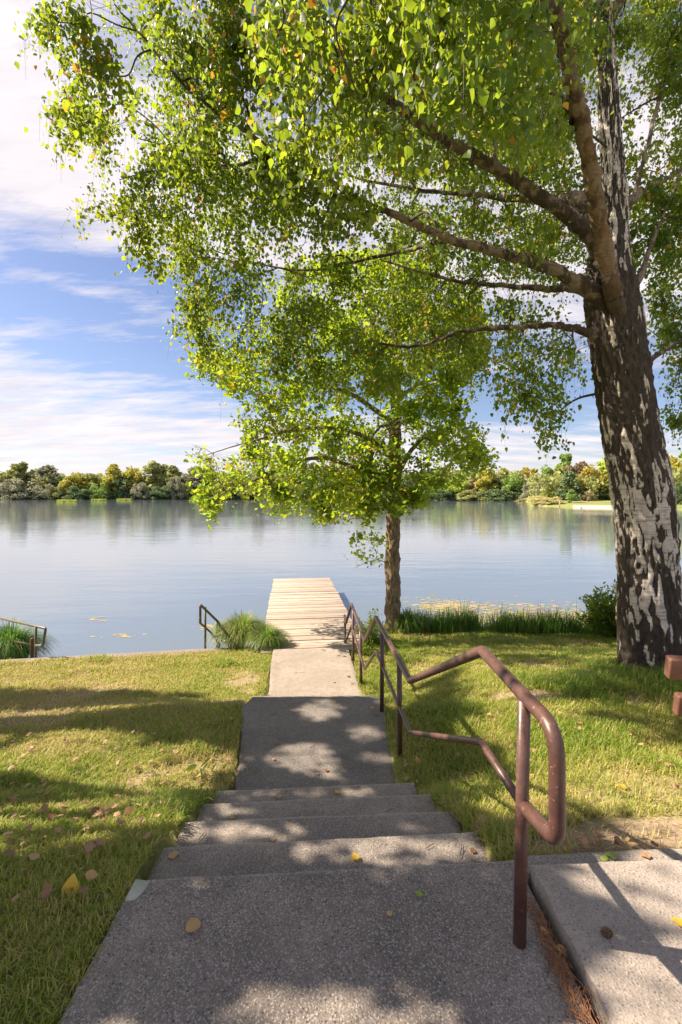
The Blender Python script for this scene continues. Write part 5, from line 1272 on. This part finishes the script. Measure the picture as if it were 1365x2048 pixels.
# swimming floats far out
for (px, py, wpx, lab) in ((594, 1016.5, 16, 'small pale swimming float glimpsed under the oak foliage at left'), (706, 1019.5, 12, 'second pale swimming float nearer the oak trunk')):
    d_ = F*(EYE-WATER)/(py-HY); c = np.array([(px-CX)*d_/F, d_, WATER]); W = wpx*d_/F
    root = empty('swimming_float', c, lab, 'float'); mb = MB(); mb.box(c+np.array([0, 0, .26]), (W, 1.6, .08)); put('deck', mb, M['white'], root)
    for s in (-.5, .5):
        mb = MB(); mb.tube([c+np.array([-W*.48, s, .08]), c+np.array([W*.48, s, .08])], .15, 10); put('pontoon', mb, M['raft_grey'], root)
# person on the beach lawn
def person(c, H, shirt, lab):
    root = empty('person', c, lab, 'person'); s_ = H/1.75
    def sk(nm, joints, edges, mat):
        me = bpy.data.meshes.new(nm); me.from_pydata([tuple(np.array(j[:3])*s_) for j in joints], edges, []); o = link(nm, me, mat, root)
        md = o.modifiers.new('skin', 'SKIN')
        for i, j in enumerate(joints): me.skin_vertices[0].data[i].radius = (j[3]*s_, j[3]*s_)
        me.skin_vertices[0].data[0].use_root = True; md2 = o.modifiers.new('sub', 'SUBSURF'); md2.levels = 1; md2.render_levels = 1; return o
    J = [(0, 0, .95, .13), (0, 0, 1.2, .14), (0, 0, 1.42, .13), (0, 0, 1.52, .055), (0, .01, 1.62, .095), (0, 0, 1.74, .07),
         (.19, 0, 1.4, .055), (.25, .02, 1.12, .042), (.24, -.06, .88, .03), (.245, -.08, .78, .03), (-.19, 0, 1.4, .055), (-.26, .0, 1.14, .042), (-.22, -.1, .92, .03), (-.21, -.13, .83, .03),
         (.1, 0, .85, .09), (.11, -.02, .48, .06), (.12, .02, .08, .04), (.12, -.12, .03, .035), (-.1, 0, .85, .09), (-.13, -.05, .48, .06), (-.14, .05, .08, .04), (-.14, -.09, .03, .035)]
    Ed = [(0, 1), (1, 2), (2, 3), (3, 4), (4, 5), (2, 6), (6, 7), (7, 8), (8, 9), (2, 10), (10, 11), (11, 12), (12, 13), (0, 14), (14, 15), (15, 16), (16, 17), (0, 18), (18, 19), (19, 20), (20, 21)]
    sk('body', J, Ed, M['skin'])
    sk('shirt', [(0, 0, .98, .15), (0, 0, 1.2, .155), (0, 0, 1.42, .145), (.2, 0, 1.4, .07), (.245, .02, 1.2, .055), (-.2, 0, 1.4, .07), (-.25, 0, 1.2, .055)], [(0, 1), (1, 2), (2, 3), (3, 4), (2, 5), (5, 6)], shirt)
    sk('trousers', [(0, 0, .95, .15), (.1, 0, .85, .105), (.11, -.02, .5, .075), (-.1, 0, .85, .105), (-.13, -.05, .5, .075)], [(0, 1), (1, 2), (0, 3), (3, 4)], M['trousers'])
def farp(px, dd, z): r = (px-CX)/F; d_ = dshore(r)+dd; return np.array([r*d_, d_, z])
person(farp(1177, 9, -.92), 1.75, M['shirt'], 'person in a pinkish top standing on the beach lawn across the lake')
# white swan at the beach edge
c = farp(1163, -1.5, WATER); root = empty('swan', c, 'white swan at the edge of the far sandy beach', 'bird')
SW = .8
J = [(0, 0, .18, .2), (.25, 0, .2, .2), (-.28, 0, .25, .1), (-.45, 0, .33, .04), (.42, 0, .32, .09), (.5, 0, .55, .05), (.46, 0, .75, .045), (.52, 0, .84, .055), (.62, 0, .82, .03)]
me = bpy.data.meshes.new('body'); me.from_pydata([tuple(np.array(j[:3])*SW) for j in J], [(0, 1), (0, 2), (2, 3), (1, 4), (4, 5), (5, 6), (6, 7), (7, 8)], []); o = link('body', me, M['white'], root)
o.modifiers.new('skin', 'SKIN')
for i, j in enumerate(J): me.skin_vertices[0].data[i].radius = (j[3]*SW,)*2
me.skin_vertices[0].data[0].use_root = True; o.modifiers.new('sub', 'SUBSURF')
# small depth post
c = farp(1120, -1.2, WATER); root = empty('marker_post', c, 'small reddish marker post in the water off the far grassy point', 'post')
mb = MB(); mb.tube([c, c+np.array([0, 0, 1.2])], .12, 8); put('pole', mb, M['shirt'], root); mb = MB(); mb.tube([c+np.array([0, 0, 1.2]), c+np.array([0, 0, 1.5])], .16, 8); put('cap', mb, M['white'], root)

scene.cycles.max_bounces = 8; scene.cycles.transparent_max_bounces = 4; scene.cycles.use_denoising = True
for o in list(bpy.data.objects):
    if '_org' in o: del o['_org']
